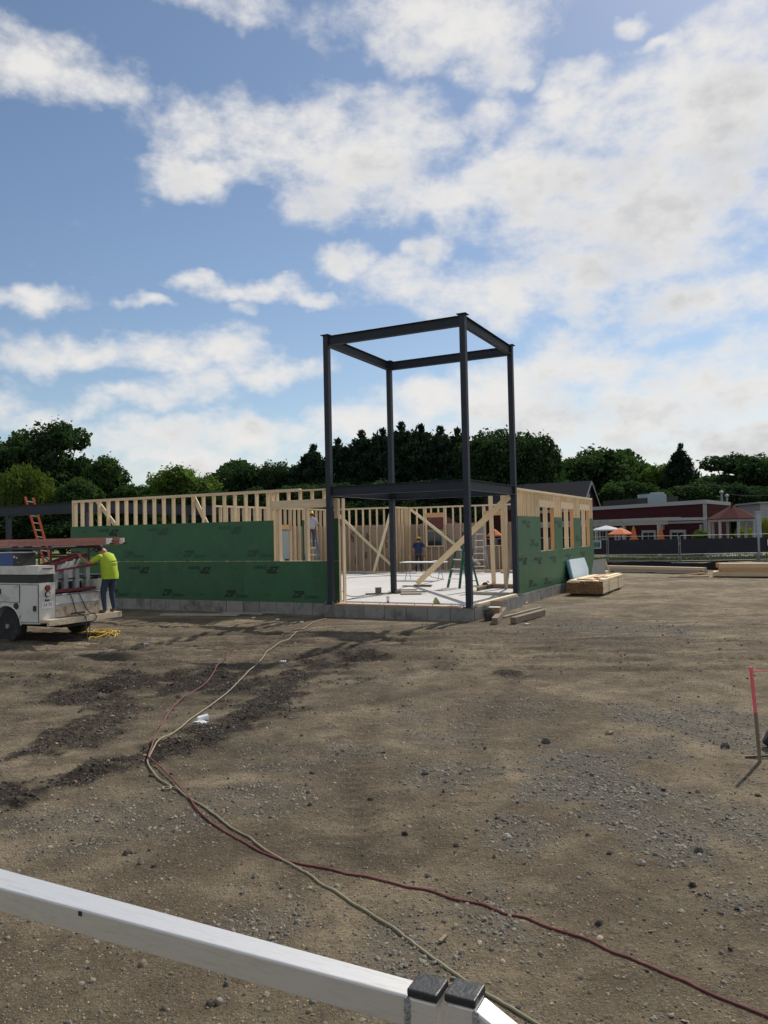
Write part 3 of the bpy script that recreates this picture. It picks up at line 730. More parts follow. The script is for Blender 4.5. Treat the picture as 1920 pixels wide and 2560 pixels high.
for a, b in ((Y0 - .02, 6.74), (8.55, 9.65), (11.42, 12.57), (14.22, 14.87)): shr(a, b, 1.252, 2.40)
for y, z, fl, k in ((5.2, 2.15, 1, 'print_faint'), (5.9, 1.55, 0, 'print_faint'), (4.75, 1.0, 1, 'print'), (6.4, .95, 1, 'print'), (5.6, .25, 0, 'print'), (7.4, .22, 0, 'print'), (8.3, .92, 1, 'print_faint'), (9.1, 2.15, 1, 'print_faint'), (10.4, .92, 1, 'print_faint'), (12.0, 1.6, 0, 'print_faint'), (12.8, .95, 1, 'print_faint'), (10.0, .25, 0, 'print')):
    for o, y0, y1, z0, z1 in rpan:
        if y0 <= y <= y1 and z0 <= z <= z1:
            s = stick(LOGO[k], o, (0, 0, 0), (1, 0, 0), (0, 0, 1))
            f = -1 if fl else 1
            s.matrix_basis = o.matrix_basis.inverted() @ Matrix(((0, 0, 1, xo + .004), (f, 0, 0, y), (0, f, 0, z), (0, 0, 0, 1)))

# inner walls, seen from inside: bare sheathing behind the studs
def back_wall(name, label, p0, p1, out, openings=(), lett=(), sheath_top=2.4, braces=()):
    """p0 -> p1 in the building frame, out = unit vector to the outside"""
    w = thing(name, label, 'framed wall', C1 + Vector((0, 0, ZS)), RZ)
    ax = 'x' if abs(p1[0]-p0[0]) > abs(p1[1]-p0[1]) else 'y'
    L = math.hypot(p1[0]-p0[0], p1[1]-p0[1]); d = Vector(((p1[0]-p0[0])/L, (p1[1]-p0[1])/L, 0)); o = Vector((*out, 0))
    base = Vector((p0[0], p0[1], 0)); mid = base + o * SDp/2
    P = lambda s, z, k=mid: k + d*s + Vector((0, 0, z))
    plate(w, P(0, .019), P(L, .019), 'bottom_plate'); plate(w, P(0, 3.243), P(L, 3.243), 'top_plate'); plate(w, P(0, 3.282), P(L, 3.282), 'top_plate')
    s = .02; 
    while s < L - .05:
        if not any(a - .06 < s < b + .06 for a, b, *_ in openings): q = P(s, 0); stud(w, q.x, q.y, .038, 3.224, ax)
        else:
            for a, b, zs, zh in openings:
                if a - .06 < s < b + .06:
                    q = P(s, 0)
                    if zs > .2: stud(w, q.x, q.y, .038, zs - .04, ax, name='cripple_stud')
                    stud(w, q.x, q.y, zh + .242, 3.224, ax, name='cripple_stud')
        s += .4064
    q = P(L - .02, 0); stud(w, q.x, q.y, .038, 3.224, ax)
    for a, b, zs, zh in openings:
        for t in (a - .04, b + .04): q = P(t, 0); stud(w, q.x, q.y, .038, 3.224, ax, 'lumber')
        board('header', M['lumber_orange'], w, P(a - .018, zh + .12, base + o*.06), P(b + .018, zh + .12, base + o*.06), .09, .235)
        if zs > .2: plate(w, P(a - .018, zs - .019), P(b + .018, zs - .019), 'sill_plate')
    # sheathing cut round the openings
    cuts = sorted(openings); e = 0.0; bo = base + o * (SDp + .008)
    def sh(a, b, z0, z1):
        while a < b - .02:
            c = min(b, a + 1.22) if b - a > 1.3 else b
            r = board('sheathing_panel', M['osb'], w, P(a + .002, (z0+z1)/2, bo), P(c - .002, (z0+z1)/2, bo), .012, z1 - z0 - .004); a = c
    for a, b, zs, zh in cuts:
        sh(e, a, -.03, 1.2); sh(e, a, 1.2, sheath_top)
        if zs > .2: sh(a, b, -.03, zs)
        e = b
    sh(e, L, -.03, 1.2); sh(e, L, 1.2, sheath_top)
    for s, z, r in lett:
        me = LOGO['print_osb']; ob = bpy.data.objects.new('lettering', me); COL.objects.link(ob); ob.parent = w
        n = -o; x = Vector((0, 0, 1)) * r; y = n.cross(x); c = P(s, z, base + o*(SDp - .003))
        ob.matrix_basis = Matrix(((x.x, y.x, n.x, c.x), (x.y, y.y, n.y, c.y), (x.z, y.z, n.z, c.z), (0, 0, 0, 1)))
    for s0, z0, s1, z1 in braces:
        board('brace', M['lumber_bright'], w, P(s0, z0, base - o*.03), P(s1, z1, base - o*.03), .14, .038, up=o)
    return w
LX, BY1, JX, BY2 = -10.1, 16.6, -6.16, 18.27
wL = back_wall('framed_side_wall', 'far left stud wall with a doorway under an orange printed header', (LX, 7.4), (LX, BY1 - .16), (-1, 0), openings=((4.95, 5.72, 0.0, 2.24),))
back_wall('framed_back_wall', 'bare back stud wall with a diagonal brace left of the thin inner column', (LX + .02, BY1), (JX - .02, BY1), (0, 1), lett=((1.35, 1.9, 1), (2.3, 1.95, 1), (1.6, .75, 1), (2.1, .7, -1), (3.3, 1.6, 1)), braces=((.5, 3.1, 3.85, .2),))
back_wall('framed_jog_wall', 'short stud wall stepping back beside the thin inner column', (JX, BY1 + .17), (JX, BY2 - .02), (-1, 0))
back_wall('framed_far_wall', 'farthest stud wall with two window openings behind the work table', (JX, BY2), (-.55, BY2), (0, 1), openings=((.98, 1.93, 1.26, 2.73), (4.2, 5.0, 1.25, 2.74)), lett=((.45, 1.7, 1), (3.0, 1.9, 1), (3.4, .8, -1)), braces=((.1, 3.2, 3.9, .3),))
# braces and loose uprights standing on the slab
def lean(name, label, p0, p1, w, t, m, up=(0, 0, 1), cat='brace board'):
    """free board in the building frame, ends given with z over the slab"""
    o = board(name, M[m], None, wp(p0[0], p0[1], ZS + p0[2]), wp(p1[0], p1[1], ZS + p1[2]), w, t, up=up); return tag(o, label, cat)
br = thing('diagonal_brace', 'wide diagonal plank brace running from the slab up to the right rear column', 'brace', wp(-.578, 6.857, ZS), RZ)
board('plank', M['lumber'], br, (.06, 0, .12), (TW + .40, TD - 6.857 + .12, 3.0), .19, .038, up=(-.3, 1, 0))
board('foot_block', M['lumber_weathered'], br, (-.55, .1, .02), (.55, .1, .02), .14, .036); board('foot_block', M['lumber_weathered'], br, (-.1, .1, .058), (.6, .1, .058), .10, .036)
b2 = thing('diagonal_brace', 'thin plank brace leaning down to the left from the back wall corner', 'brace', wp(-6.9, 15.6, ZS), RZ)
board('plank', M['lumber_bright'], b2, (0, 0, .06), (.66, .85, 3.24), .14, .038, up=(0, -1, 0)); board('foot_block', M['lumber_bright'], b2, (-.35, .0, .019), (.45, .0, .019), .14, .036)
cb = thing('curb_plates', 'wooden sill plates framing a small curb right of the front right column', 'sill plates', wp(0, 0, ZS), RZ)
MB().box(2.36, TW - .15, 6.7, 6.82, .0, .11).build('curb', M['concrete'], cb)
MB().box(2.24, 2.355, 5.55, 6.82, .0, .11).build('curb', M['concrete'], cb)
board('plate', M['lumber_orange'], cb, (2.3, 6.76, .13), (TW - .16, 6.76, .13), .14, .038); board('plate', M['lumber'], cb, (2.3, 5.45, .13), (2.3, 6.68, .13), .14, .038)
up1 = thing('loose_upright', 'left one of two tall bare studs standing on the curb plate', 'stud', wp(2.42, 6.76, ZS + .15), RZ)
board('stud', M['lumber'], up1, (0, 0, 0), (-.05, .0, 3.02), .14, .05, up=(0, 1, 0))
up2 = thing('loose_upright', 'right one of two tall bare studs standing on the curb plate', 'stud', wp(2.86, 6.76, ZS + .15), RZ)
board('stud', M['lumber'], up2, (0, 0, 0), (-.05, .0, 3.03), .14, .07, up=(0, 1, 0))
lean('leaning_board', 'thin grey board leaning from the rear right column to the loose stud', (3.0, 6.3, .01), (TW - .12, TD + .3, 2.0), .09, .025, 'lumber_grey', up=(0, 1, 0))
# sill plates on the tower curb edge with bolts
sp = thing('tower_sill_plates', 'sill boards along the front and right edges of the tower slab', 'sill plates', wp(0, 0, ZS), RZ)
board('plate', M['lumber_orange'], sp, (.18, -.07, .02), (TW - .22, -.07, .02), .14, .038); board('plate', M['lumber_bright'], sp, (TW + .04, .35, .019), (TW + .04, TD - .2, .019), .14, .038)
board('plate', M['lumber_bright'], sp, (TW + .06, .38, .058), (TW + .06, TD - .3, .058), .14, .038); board('plate', M['lumber_bright'], sp, (.16, .19, .02), (.62, .06, .02), .10, .036)
for k in range(7):
    MB().cyl((.5 + k*.52, -.05, .065), (0, 0, 1), .009, .06, 6).build('anchor_bolt', M['galv'], sp)
for k in range(4): MB().cyl((TW + .01, .6 + k*.9, .10), (0, 0, 1), .009, .06, 6).build('anchor_bolt', M['galv'], sp)
# steel canopy frame beyond the left wing
CN = Vector((-11.05, 29.0, 0))
cf = thing('steel_canopy_frame', 'low dark steel beam frame on thin posts behind the left wing', 'steel frame', CN, RZ)
zt = 3.70
MB().ibeam((-7.5, 0, zt), (.08, 0, zt), .40, .18).build('beam', M['steel'], cf); MB().ibeam((0, .1, zt), (0, 11.0, zt), .40, .18).build('beam', M['steel'], cf)
for x, y in ((-4.3, 0), (0, 0), (0, 5.4), (0, 10.6), (-7.3, 0)): MB().box(x-.08, x+.08, y-.08, y+.08, 0.012, zt - .401).build('column', M['steel'], cf); 
for x, y in ((-4.3, 0), (0, 0), (0, 5.4), (0, 10.6), (-7.3, 0)): MB().box(x-.16, x+.16, y-.16, y+.16, -.01, .011).build('base_plate', M['steel'], cf)
# ------------------------------------------------------------------ people
def skin_mesh(verts, edges, radii, root=0, sub=2):
    me = bpy.data.meshes.new('body'); me.from_pydata([tuple(v) for v in verts], edges, []); me.update()
    o = bpy.data.objects.new('body', me); COL.objects.link(o)
    md = o.modifiers.new('Skin', 'SKIN'); md.use_smooth_shade = True; md.branch_smoothing = .6
    if not me.skin_vertices: raise RuntimeError('no skin layer')
    for k, r in enumerate(radii):
        r = r if isinstance(r, tuple) else (r, r)
        me.skin_vertices[0].data[k].radius = r; me.skin_vertices[0].data[k].use_root = (k == root)
    sd = o.modifiers.new('Sub', 'SUBSURF'); sd.levels = sub; sd.render_levels = sub
    bpy.context.view_layer.update()
    out = bpy.data.meshes.new_from_object(o.evaluated_get(bpy.context.evaluated_depsgraph_get()))
    bpy.data.objects.remove(o); bpy.data.meshes.remove(me)
    return out
def person(label, loc, rz, J, cloth, group=None, sleeves='short', shape=1.0):
    """J: joints in the person's own frame (x = right, y = forward, z = up, origin between the feet)"""
    root = thing('person', label, 'person', loc, rz, group)
    V, E, Rr, kind = [], [], [], []
    def add(p, r, k, par=None):
        V.append(Vector(p)); Rr.append(r); kind.append(k)
        if par is not None: E.append((par, len(V)-1))
        return len(V)-1
    S = shape
    pel = add(J['pelvis'], (.155*S, .125*S), 'leg')
    wa = add(Vector(J['pelvis']).lerp(Vector(J['chest']), .42), (.150*S, .120*S), 'top', pel)
    ch = add(J['chest'], (.165*S, .130*S), 'top', wa)
    ut = add(Vector(J['chest']).lerp(Vector(J['neck']), .60), (.125*S, .10*S), 'top', ch)
    nk = add(J['neck'], .058, 'skin', ut)
    hd = Vector(J['head']); nv = Vector(J['neck']); hdv = (hd - nv).normalized()
    h1 = add(hd - hdv*.045, .080, 'skin', nk); h2 = add(hd + hdv*.035, .092, 'skin', h1); h3 = add(hd + hdv*.060, .066, 'skin', h2)
    for s in ('L', 'R'):
        sh = add(J['sh'+s], .078*S, 'top', ut)
        shv, elv, wrv = Vector(J['sh'+s]), Vector(J['el'+s]), Vector(J['wr'+s])
        ua = add(shv.lerp(elv, .5), .062*S, 'top', sh)
        e = add(elv, .050*S, 'top' if sleeves == 'long' else 'skin', ua)
        fa = add(elv.lerp(wrv, .45), .045*S, 'top' if sleeves == 'long' else 'skin', e)
        w = add(wrv, .030, 'skin', fa)
        hv = (Vector(J['ha'+s]) - wrv).normalized(); palm = add(wrv + hv*.055, (.040, .022), 'skin', w)
        side = hv.cross(Vector((0, 0, 1)));  side = side.normalized() if side.length > .2 else Vector((1, 0, 0))
        if s == 'R': side = -side
        curl = hv.cross(side).normalized(); 
        if curl.z > 0: curl = -curl
        k0 = add(wrv + hv*.085, (.036, .018), 'skin', palm)
        for fi, (off, ln) in enumerate(((-.030, .072), (-.010, .082), (.010, .078), (.028, .062))):
            b0 = add(wrv + hv*.108 + side*off, .0095, 'skin', k0); b1 = add(wrv + hv*(.108 + ln*.5) + side*off*1.1 + curl*.014, .0088, 'skin', b0)
            add(wrv + hv*(.108 + ln*.8) + side*off*1.1 + curl*.042, .0078, 'skin', b1)
        t0 = add(wrv + hv*.050 - side*.046 + curl*.008, .0115, 'skin', palm); add(wrv + hv*.085 - side*.064 + curl*.026, .0095, 'skin', t0)
    for s in ('L', 'R'):
        hp = add(J['hip'+s], .098*S, 'leg', pel); hpv, knv, anv = Vector(J['hip'+s]), Vector(J['kn'+s]), Vector(J['an'+s])
        th = add(hpv.lerp(knv, .5), .085*S, 'leg', hp); kn = add(knv, .064*S, 'leg', th)
        cf_ = add(knv.lerp(anv, .4), .062*S, 'leg', kn); an = add(anv, .050, 'leg', cf_)
        hl = add(anv + Vector((0, 0, -.045)), .050, 'boot', an)
        tv = Vector(J['to'+s]); add(anv.lerp(tv, .55) + Vector((0, 0, -.02)), (.046, .036), 'boot', hl); add(tv, (.040, .028), 'boot', len(V)-1)
    me = skin_mesh(V, E, Rr)
    order = ['top', 'leg', 'skin', 'boot']
    for k in order: me.materials.append(M[cloth[k]])
    segs = [(V[a], V[b], kind[b], kind[a]) for a, b in E]
    for p in me.polygons:
        c = p.center; best, bk = 1e9, 'top'
        for a, b, kb, ka in segs:
            ab = b - a; t = max(0, min(1, (c-a).dot(ab) / max(ab.length_squared, 1e-9))); dd = (c - a - ab*t).length
            if dd < best: best = dd; bk = kb if (t > .5 or ka == kb) else ka
        p.material_index = order.index(bk); p.use_smooth = True
    link('body', me, root)
    # ears and nose
    fwd = Vector(J.get('face', (0, 1, 0))).normalized(); rt = fwd.cross(hdv).normalized()
    for s in (-1, 1): MB().lathe([(.006, -.012), (.026, -.006), (.028, .004), (.012, .010)], 10).build('ear', M['skin'], root).matrix_basis = Matrix.Translation(hd + rt*s*.094 + hdv*.02) @ rt.to_track_quat('Z', 'Y').to_matrix().to_4x4()
    nb = MB().hexa([hd + fwd*a + rt*b + hdv*c for a, b, c in ((.08, -.016, -.005), (.08, .016, -.005), (.115, .010, -.002), (.115, -.010, -.002), (.085, -.008, .045), (.085, .008, .045), (.092, .006, .04), (.092, -.006, .04))]).build('nose', M['skin'], root)
    return root, hd, hdv, fwd, rt
def hair(root, hd, hdv, fwd, m): 
    o = MB().lathe([(.097, -.05), (.104, .0), (.104, .05), (.085, .095), (.045, .122), (.01, .128)], 18).build('hair', M[m], root, True)
    z = hdv; y = (fwd - z*fwd.dot(z)).normalized(); x = y.cross(z)
    o.matrix_basis = Matrix(((x.x, y.x, z.x, 0), (x.y, y.y, z.y, 0), (x.z, y.z, z.z, 0), (0, 0, 0, 1))); o.location = hd - fwd*.012; return o
def helmet(root, hd, hdv, fwd, m, cap=False):
    z = hdv; y = (fwd - z*fwd.dot(z)).normalized(); x = y.cross(z)
    b = MB()
    if cap:
        b.lathe([(.108, .02), (.112, .055), (.104, .10), (.075, .135), (.03, .150), (.005, .152)], 20)
        b.hexa([(-.085, .06, .025), (.085, .06, .025), (.065, .20, .005), (-.065, .20, .005), (-.085, .06, .037), (.085, .06, .037), (.065, .20, .016), (-.065, .20, .016)])
    else:
        b.lathe([(.118, .022), (.140, .024), (.140, .032), (.122, .040), (.120, .085), (.100, .135), (.055, .163), (.008, .170)], 22)
        b.hexa([(-.09, .08, .022), (.09, .08, .022), (.06, .185, .014), (-.06, .185, .014), (-.09, .08, .032), (.09, .08, .032), (.06, .185, .022), (-.06, .185, .022)])
    o = b.build('cap' if cap else 'hard_hat', M[m], root, True)
    o.matrix_basis = Matrix(((x.x, y.x, z.x, hd.x), (x.y, y.y, z.y, hd.y), (x.z, y.z, z.z, hd.z), (0, 0, 0, 1))); return o

# ------------------------------------------------------------------ service truck (local x = backwards, y = across to the far side)
T0 = Vector((-7.57, 17.11, 0))
tk = thing('service_truck', 'old white utility truck with rusty tailgate and ladder rack, seen from behind', 'truck', T0, RZ)
arch = [(-1.05 + .46*math.cos(t), .38 + .46*math.sin(t)) for t in np.linspace(math.radians(8), math.radians(172), 15)]
side = [(0, .46), (0, 1.35), (-2.55, 1.35), (-2.55, .46)] + [(x, z) for x, z in arch[::-1]]
for y0, y1 in ((0, .42), (1.68, 2.1)):
    o = MB().prism(side, y0, y1).build('side_body', M['white'], tk)
MB().box(-2.55, -.02, .425, 1.675, .70, .76).build('bed_floor', M['black'], tk)
MB().box(-2.55, -2.50, .425, 1.675, .762, 1.35).build('bulkhead', M['white'], tk)
# flared arch lips, compartment doors and handles on the near side
MB().tube([(-1.05 + .475*math.cos(t), -.012, .38 + .475*math.sin(t)) for t in np.linspace(math.radians(5), math.radians(175), 18)], .022, 6).build('arch_lip', M['white'], tk)
for x0, x1, z0, z1, hx, hz_ in ((-.58, -.03, .50, 1.31, -.12, .80), (-1.52, -.63, .93, 1.31, -1.27, 1.16), (-2.5, -1.57, .50, 1.31, -1.68, .85)):
    MB().box(x0-.012, x1+.012, -.006, -.001, z0-.012, z1+.012).build('door_gap_shade', M['black'], tk)  # black plate paints the shaded gap around each door
    d = MB().box(x0, x1, -.020, -.007, z0, z1).build('compartment_door', M['white'], tk)
    MB().box(hx-.05, hx+.05, -.030, -.021, hz_-.06, hz_+.06).build('handle', M['black'], d)
MB().cyl((-.74, -.012, .84), (0, 1, 0), .07, .022, 16).build('fuel_cap', M['black'], tk)
MB().box(-.68, -.60, -.022, -.002, .60, .62).build('side_marker', M['red_lens'], tk)
# rear corner posts, lights, plate
for y in (.21, 1.89):
    for z, m_, r in ((1.235, 'red_lens', .055), (1.10, 'white_lens', .048)):
        l = MB().cyl((.012, y, z), (1, 0, 0), .066, .020, 20).build('tail_light', M['black'], tk); MB().cyl((.026, y, z), (1, 0, 0), r, .010, 20).build('lens', M[m_], l)
pl = MB().box(.002, .012, .06, .36, .79, .94).build('license_plate', M['paper'], tk)
ptx = merged([(text_mesh('S4 75', .10), 0, 0)], M['rust']); stick(ptx, pl, (.0135, .21, .865), (0, 1, 0), (0, 0, 1))
MB().box(.002, .03, .15, .25, .955, .985).build('plate_lamp', M['black'], tk)
tg = MB().box(-.035, .008, .43, 1.67, .80, 1.07).build('tailgate', M['white'], tk)
MB().tube([(.012, .43, 1.06), (.012, 1.67, 1.06)], .018, 8).build('gate_rail', M['galv'], tg); MB().box(.009, .025, .43, 1.67, .83, .85).build('gate_lip', M['galv'], tg)
rs = MB().box(-.04, .002, .43, 1.67, .56, .795).build('rear_sill', M['rusty_white'], tk)
MB().box(.003, .012, .85, 1.25, .585, .625).build('rust_patch', M['rust'], rs)
bm = MB().box(.004, .27, -.02, 2.12, .50, .548); bm.box(.255, .272, -.02, 2.12, .42, .499); bm.build('step_bumper', M['rusty_white'], tk)
MB().box(.05, .20, .95, 1.25, .36, .45).build('hitch_receiver', M['black'], tk)
MB().cyl((.20, 1.16, .42), (1, 0, 0), .045, .10, 14).build('trailer_socket', M['blue_paint'], tk)
# frame rails, axle, wheels, cab (the cab stands outside the picture)
for y in (.62, 1.48): MB().box(-5.6, .05, y-.04, y+.04, .42, .56).build('chassis_rail', M['black'], tk)
MB().box(-2.2, -.1, .70, 1.40, .30, .55).build('fuel_tank', M['black'], tk)
def wheel(x, y, out):
    w = MB().lathe([(.20, -.11), (.34, -.115), (.375, -.08), (.38, 0), (.375, .08), (.34, .115), (.20, .11)], 30, (x, y, .38), 'y').build('wheel', M['rubber'], tk, True)
    MB().lathe([(.20, .0), (.205, .06*out), (.16, .05*out), (.13, .03*out), (.10, .05*out), (.03, .06*out)], 24, (x, y + .05*out, .38), 'y').build('rim', M['white'], w, True)
    MB().cyl((x, y + out*.12, .38), (0, 1, 0), .055, .05, 14).build('hub', M['galv'], w)
for x in (-1.05, -4.55):
    for y, s in ((.14, -1), (1.96, 1)): wheel(x, y, s)
    MB().cyl((x, 1.05, .38), (0, 1, 0), .05, 1.6, 10).build('axle', M['black'], tk)
cab = [(-2.62, .55), (-2.62, 1.28), (-2.72, 1.92), (-3.75, 1.92), (-4.25, 1.30), (-5.35, 1.22), (-5.45, .80), (-5.40, .50), (-5.03, .50)] + [(-4.55 + .46*math.cos(t), .38 + .46*math.sin(t)) for t in np.linspace(math.radians(170), math.radians(12), 12)] + [(-4.08, .50)]
MB().prism(cab, .06, 2.04).build('cab', M['white'], tk)
for y in (.052, 2.042): MB().prism([(-2.8, 1.32), (-2.84, 1.82), (-3.68, 1.82), (-4.08, 1.32)], y, y + .006).build('cab_window', M['glass'], tk)
MB().hexa([(-3.79, .2, 1.88), (-3.79, 1.9, 1.88), (-4.22, 1.9, 1.34), (-4.22, .2, 1.34), (-3.80, .2, 1.895), (-3.80, 1.9, 1.895), (-4.235, 1.9, 1.355), (-4.235, .2, 1.355)]).build('windscreen', M['glass'], tk)
# black open bin and white lid box above the near side body
MB().box(-2.5, -.06, .03, .41, 1.351, 1.54).build('side_bin', M['black'], tk)
ld = MB().box(-2.5, -.02, -.01, .43, 1.542, 1.73).build('lid_box', M['white'], tk)
MB().box(-.019, .0, .10, .36, 1.655, 1.675).build('latch', M['black'], ld); MB().box(-.40, -.02, -.02, -.011, 1.545, 1.58).build('lid_lip', M['white'], ld)
MB().box(-2.5, -.06, 1.69, 2.07, 1.351, 1.45).build('side_bin', M['black'], tk)
# ladder rack of black tube
rk = MB(); RT = 2.10
for y in (.40, 1.87): rk.tube([(-4.2, y, RT), (-.02, y, RT)], .022, 8)
for x in (-.10, -2.3): rk.tube([(x, .40, RT + .03), (x, 1.87, RT + .03)], .022, 8)
for x in (-.10, -2.3):
    rk.tube([(x, .40, RT), (x, .40, 1.731 if x > -2.55 else 1.35)], .024, 8); rk.tube([(x, 1.87, RT), (x, 1.87, 1.45)], .024, 8)
rk.tube([(-.62, .40, RT - .02), (-.10, .40, 1.80)], .016, 8); rk.tube([(-.10, 1.46, RT), (-.10, 1.46, 1.40)], .018, 8); rk.tube([(-.10, .5, 1.40), (-.10, 1.6, 1.40)], .018, 8)
rk.build('ladder_rack', M['black'], tk, True)
# ---- things on the truck
def world_of(par, p): return par.matrix_basis @ Vector(p)
el_ = thing('extension_ladder', 'faded orange fibreglass extension ladder lying on the truck rack', 'ladder', world_of(tk, (.72, 1.45, RT + .055)), RZ)
for y in (-.20, .20):
    MB().box(-5.2, 0, y-.018, y+.018, 0, .085).build('rail', M['faded_orange'], el_); MB().box(-5.2, .0, y*.82-.016, y*.82+.016, .088, .170).build('rail', M['faded_orange'], el_)
    MB().box(.001, .12, y-.022, y+.022, .02, .155).build('rail_end', M['alu'], el_)
    MB().box(.12, .20, y-.03, y+.03, .01, .05).build('swivel_foot', M['black'], el_)
for k in range(17): MB().cyl((-5.05 + k*.305, 0, .042), (0, 1, 0), .016, .36, 8).build('rung', M['alu'], el_); MB().cyl((-5.05 + k*.305, 0, .128), (0, 1, 0), .014, .30, 8).build('rung', M['alu'], el_)
for k in range(12): MB().box(-5 + k*.42, -4.985 + k*.42, -.223, -.219, .05, .065).build('rivet', M['black'], el_)
wg = thing('welder_generator', 'blue engine welder with a dark control panel on the truck lid box', 'welder', world_of(tk, (-.62, .02, 1.731)), RZ)
MB().box(-1.25, -.245, 0, .40, 0, .285).build('housing', M['blue_paint'], wg); pn = MB().box(-.243, -.005, .0, .40, 0, .285).build('control_panel', M['black'], wg)
MB().box(-1.27, .01, -.01, .41, .286, .305).build('top_cover', M['galv'], wg)
for q, (a, b_) in enumerate(((-.19, .20), (-.11, .18))): MB().cyl((a, -.008, b_), (0, 1, 0), .03 - q*.01, .014, 12).build('dial', M['white_lens'], pn)
MB().box(-.10, -.03, -.012, -.001, .07, .085).build('label_plate', M['galv'], pn)
lad = thing('stepladder', 'red and silver stepladder lying on its side across the tailgate', 'ladder', world_of(tk, (-.10, .44, 1.085)), RZ)
MB().bar((0, 0, .06), (.0, 1.22, .06), .03, .055).build('rail', M['red_rail'], lad); MB().bar((0, 0, .50), (.0, 1.28, .62), .03, .05).build('rail', M['red_rail'], lad)
MB().bar((-.18, 0, .03), (-.18, 1.22, .03), .03, .06).build('rail', M['red_rail'], lad); MB().bar((-.18, 0, .48), (-.18, 1.28, .60), .03, .05).build('rail', M['red_rail'], lad)
for k, y in enumerate((.05, .34, .66, .97)):
    MB().bar((0, y, .10), (0, y, .48 + y*.09), .11, .07, up=(1, 0, 0)).build('step', M['galv'], lad); MB().bar((-.18, y + .12, .06), (-.18, y + .14, .47 + y*.09), .11, .06, up=(1, 0, 0)).build('step', M['galv'], lad)
ld2 = thing('stepladder', 'second red stepladder lying slanted in the truck bed behind the first', 'ladder', world_of(tk, (-.42, .5, .765)), RZ)
for x in (0, -.36):
    MB().bar((x, -.02, .90), (x + .1, 1.12, 1.18), .03, .075).build('rail', M['red_rail'], ld2); MB().bar((x, .1, .01), (x, .3, .97), .05, .05).build('rail', M['red_rail'], ld2)
for k in range(3): MB().bar((.03, .35 + k*.2, .75), (.06, .55 + k*.22, 1.02 + k*.05), .06, .05).build('step', M['alu'], ld2)
MB().box(-1.2, .35, -.08, 1.05, .001, .55).build('tarp', M['black'], thing('covered_cargo', 'black covered cargo filling the truck bed', 'cargo', world_of(tk, (-.85, .55, .761)), RZ))
MB().box(.2, .5, .62, .98, .552, 1.0).build('crate_body', M['shed'], thing('storage_bin', 'pale grey bin standing on the dark cargo beside the red ladders', 'bin', world_of(tk, (-1.15, .55, .761)), RZ))
# worker on the bumper; own frame: y forward = towards the cab (-x of the truck)
wk_loc = world_of(tk, (.16, 1.80, .548))
J = dict(pelvis=(.0, -.06, .87), chest=(.0, -.02, 1.22), neck=(-.02, .07, 1.43), head=(-.09, .20, 1.505), face=(-.35, .9, -.35),
         shL=(-.20, .05, 1.33), elL=(-.36, .24, 1.18), wrL=(-.44, .36, 1.30), haL=(-.46, .42, 1.40),
         shR=(.19, .06, 1.34), elR=(.24, .30, 1.20), wrR=(.12, .46, 1.26), haR=(.05, .52, 1.30),
         hipL=(-.10, -.05, .83), knL=(-.12, .03, .46), anL=(-.14, -.04, .085), toL=(-.20, .11, .034),
         hipR=(.10, -.05, .83), knR=(.13, .02, .46), anR=(.16, -.02, .085), toR=(.17, .12, .034))
wr_, hd, hv, fw_, rt_ = person('worker in hi-vis yellow shirt, jeans and dark cap standing on the truck bumper', wk_loc, RZ + math.pi/2, J, dict(top='hivis', leg='denim', skin='skin', boot='boot'), shape=1.08)
hv2 = (hv + Vector((.1, -.45, 1.0))).normalized(); helmet(wr_, hd, hv2, Vector((-.35, .9, -.1)), 'black', cap=True); hair(wr_, hd, hv2, Vector((-.35, .9, -.1)), 'dark_cloth')
# shirt: loose hem and sleeves over the body
def tube_shirt(root, rings, m, name='shirt'):
    b = MB(); n = 20; vs = []; fs = []
    for (c, rx, ry) in rings:
        for k in range(n):
            t = 2*math.pi*k/n; w_ = 1 + .035*math.sin(5*t + 20*c[2])
            vs.append((c[0] + rx*w_*math.cos(t), c[1] + ry*w_*math.sin(t), c[2]))
    for i in range(len(rings)-1):
        for k in range(n): fs.append((i*n+k, i*n+(k+1) % n, (i+1)*n+(k+1) % n, (i+1)*n+k))
    b.add(vs, fs); return b.build(name, M[m], root, True)
sh_ = tube_shirt(wr_, [((0, -.065, .80), .205, .185), ((0, -.06, .90), .212, .190), ((0, -.045, 1.05), .205, .180), ((0, -.02, 1.20), .212, .175), ((-.005, .015, 1.32), .205, .155), ((-.01, .05, 1.41), .12, .10)], 'hivis')
MB().box(-.09, .10, -.214, -.210, 1.205, 1.225).build('shirt_print', M['dark_cloth'], sh_); MB().box(-.06, .10, -.208, -.203, 1.15, 1.16).build('shirt_print', M['dark_cloth'], sh_); MB().box(-.05, .09, -.212, -.208, 1.12, 1.13).build('shirt_print', M['dark_cloth'], sh_)
